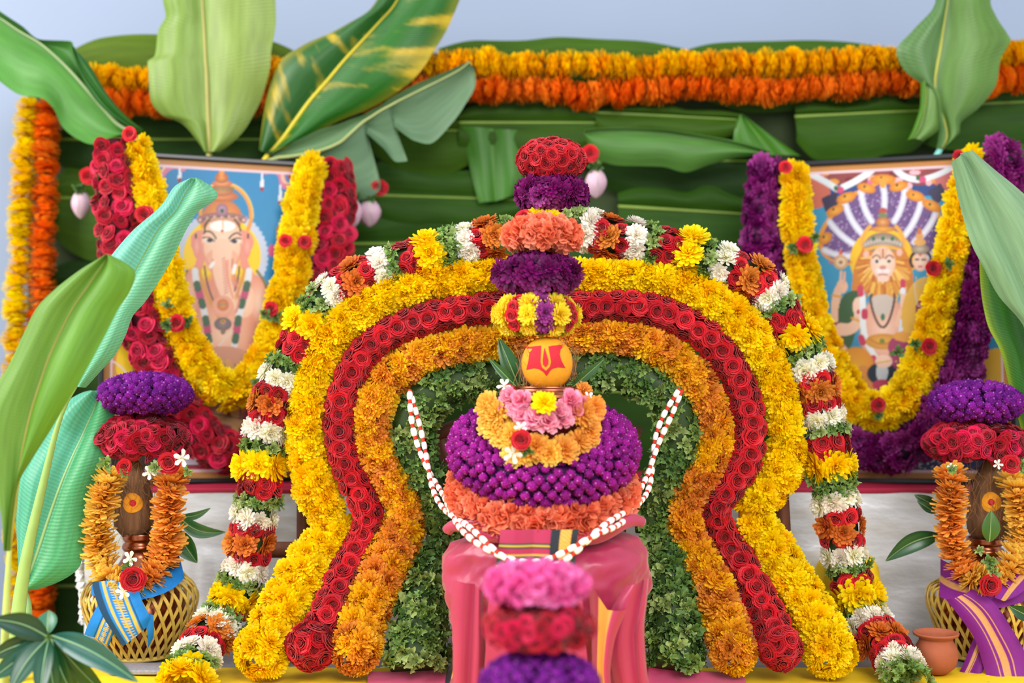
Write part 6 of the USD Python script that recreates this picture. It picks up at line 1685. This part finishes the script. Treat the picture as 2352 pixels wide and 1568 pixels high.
banana_leaf("narrow twisted flap of banana leaf hanging beside the upper right folded leaf", [(2128, 180, 2116, 176, 2160, 222), (2126, 230, 2114, 236, 2160, 224), (2116, 280, 2100, 286, 2162, 284), (2096, 318, 2084, 322, 2120, 324)], 0.56, (84, 140, 40), rib=(150, 170, 60), ribw=2.5, n=30, side=(110, 150, 70))
banana_leaf("pale grey-green banana leaf at the right edge in front of the lion-faced picture",
            [(2206, 352, 2184, 372, 2236, 346), (2240, 420, 2196, 430, 2290, 392), (2276, 490, 2214, 500, 2340, 436), (2310, 560, 2230, 560, 2400, 500), (2345, 640, 2262, 622, 2440, 590), (2375, 720, 2296, 680, 2460, 690), (2400, 800, 2345, 740, 2470, 800), (2420, 900, 2390, 840, 2470, 900)],
            0.06, (126, 164, 120), rib=(128, 156, 104), ribw=2.5, petiole=[(2436, 1000), (2444, 1250), (2446, 1522)], n=70, bulge=0.02, mat_="banana_wax", side=(130, 166, 124))
banana_leaf("mid green banana leaf with a yellow edge at the right, behind the pale one",
            [(2300, 560, 2248, 596, 2400, 540), (2330, 660, 2254, 660, 2420, 640), (2350, 740, 2268, 744, 2430, 740), (2372, 820, 2296, 806, 2440, 820), (2386, 900, 2318, 880, 2440, 900), (2398, 980, 2336, 950, 2440, 980), (2408, 1080, 2352, 1020, 2440, 1080)],
            0.14, (56, 116, 40), rib=(120, 160, 60), ribw=4, petiole=[(2412, 1150), (2416, 1300), (2416, 1500)], n=60, edge=(150, 176, 40), bulge=0.012)
banana_leaf("broad out-of-focus banana leaf in front at the left, brownish at its tip",
            [(252, 586, 248, 584, 256, 586), (224, 624, 200, 610, 312, 628), (197, 664, 126, 666, 298, 668), (168, 706, 86, 706, 272, 706), (140, 760, 50, 772, 240, 770), (112, 822, 18, 838, 214, 822), (92, 880, -12, 890, 178, 886), (76, 930, -40, 950, 146, 938), (62, 985, -50, 1000, 112, 992), (50, 1050, -40, 1060, 74, 1052), (40, 1120, -20, 1120, 44, 1110), (30, 1200, 5, 1190, 32, 1180), (22, 1262, 16, 1260, 26, 1262)],
            -0.36, (106, 148, 56), rib=(150, 150, 66), ribw=5, n=90, bulge=0.018, side=(100, 150, 46), petiole=[(18, 1320), (12, 1440), (8, 1666)], mat_="banana_wax", stalk=(178, 196, 104), stalkw=13)
banana_leaf("long blue-green banana leaf curving up in front of the elephant picture to a pointed tip",
            [(448, 409, 440, 410, 458, 410), (428, 440, 404, 424, 500, 448), (404, 484, 368, 472, 456, 486), (366, 524, 306, 528, 428, 530), (338, 572, 272, 568, 398, 590), (312, 618, 236, 612, 364, 646), (286, 664, 190, 660, 330, 696), (262, 712, 170, 712, 306, 726), (236, 762, 146, 766, 290, 770), (212, 808, 130, 816, 262, 818), (190, 852, 126, 862, 232, 850), (176, 886, 150, 890, 196, 890)],
            -0.06, (112, 190, 168), rib=(116, 160, 90), ribw=3.2, n=100, bulge=0.015, side=(106, 180, 140), patch=yellowed(0.16, (110, 156, 70), 6), petiole=[(150, 930), (126, 1000), (104, 1090), (78, 1200), (52, 1330), (40, 1430), (34, 1556)], stalk=(150, 184, 104), stalkw=20)
banana_leaf("glossy blue-green banana leaf hanging low behind the left basket, with a pale rib",
            [(232, 896, 210, 896, 250, 896, .1, .1, .1), (216, 940, 160, 916, 262, 950, .1, .1, .1), (196, 985, 110, 970, 256, 1000, .1, .1, .1), (166, 1050, 70, 1036, 236, 1066, .08, .08, .08), (136, 1122, 44, 1110, 210, 1150, .06, .06, .07), (112, 1190, 36, 1190, 198, 1222, .05, .05, .06), (90, 1256, 38, 1260, 186, 1296, .04, .04, .05), (72, 1306, 44, 1316, 130, 1338, .03, .03, .04), (54, 1352, 48, 1354, 66, 1356, .02, .02, .03)],
            0.02, (92, 184, 150), rib=(150, 184, 120), ribw=5, n=90, bulge=0.02, side=(80, 168, 110), petiole=[(64, 1390), (60, 1440), (54, 1528)], stalk=(140, 184, 120), stalkw=19)

# mango leaf bunch, lower left
t = Thing("mango_leaf_bunch", "bunch of long dark blue-green mango leaves tied together at the lower left corner", "leaf bunch", P(108, 1462, -0.40))
YM = -0.40
for a, b, w, y2, col, bd in (((112, 1464), (-22, 1422), 30, -0.30, (20, 66, 56), 0.1), ((122, 1460), (318, 1566), 30, -0.34, (24, 84, 78), -0.06), ((108, 1468), (22, 1590), 26, -0.32, (26, 78, 58), 0.05), ((110, 1468), (128, 1600), 22, -0.28, (24, 78, 50), 0.0), ((118, 1466), (176, 1606), 20, -0.26, (28, 78, 44), 0.03),
                             ((104, 1466), (-24, 1512), 22, -0.26, (22, 64, 48), 0.05), ((122, 1468), (250, 1600), 24, -0.22, (30, 84, 52), 0.0), ((100, 1470), (-20, 1560), 26, -0.3, (30, 82, 66), 0.0), ((112, 1470), (92, 1610), 22, -0.34, (24, 70, 50), 0.0), ((130, 1474), (216, 1620), 18, -0.2, (36, 90, 50), 0.0)):
    mango_leaf(t, a, b, w, YM, col, Y2=y2 - 0.13, bend=bd, fold=0.22, rib=(110, 150, 110))
mango_leaf(t, (110, 1456), (112, 1402), 26, YM, (50, 110, 84), Y2=-0.38, fold=0.4)
flower(t, "dsprig", P(112, 1464, YM - 0.02), np.array([0, -1, 0.2]), 12 * kk(YM), name="stalk_knot")
print("prims", len(list(stage.Traverse())))
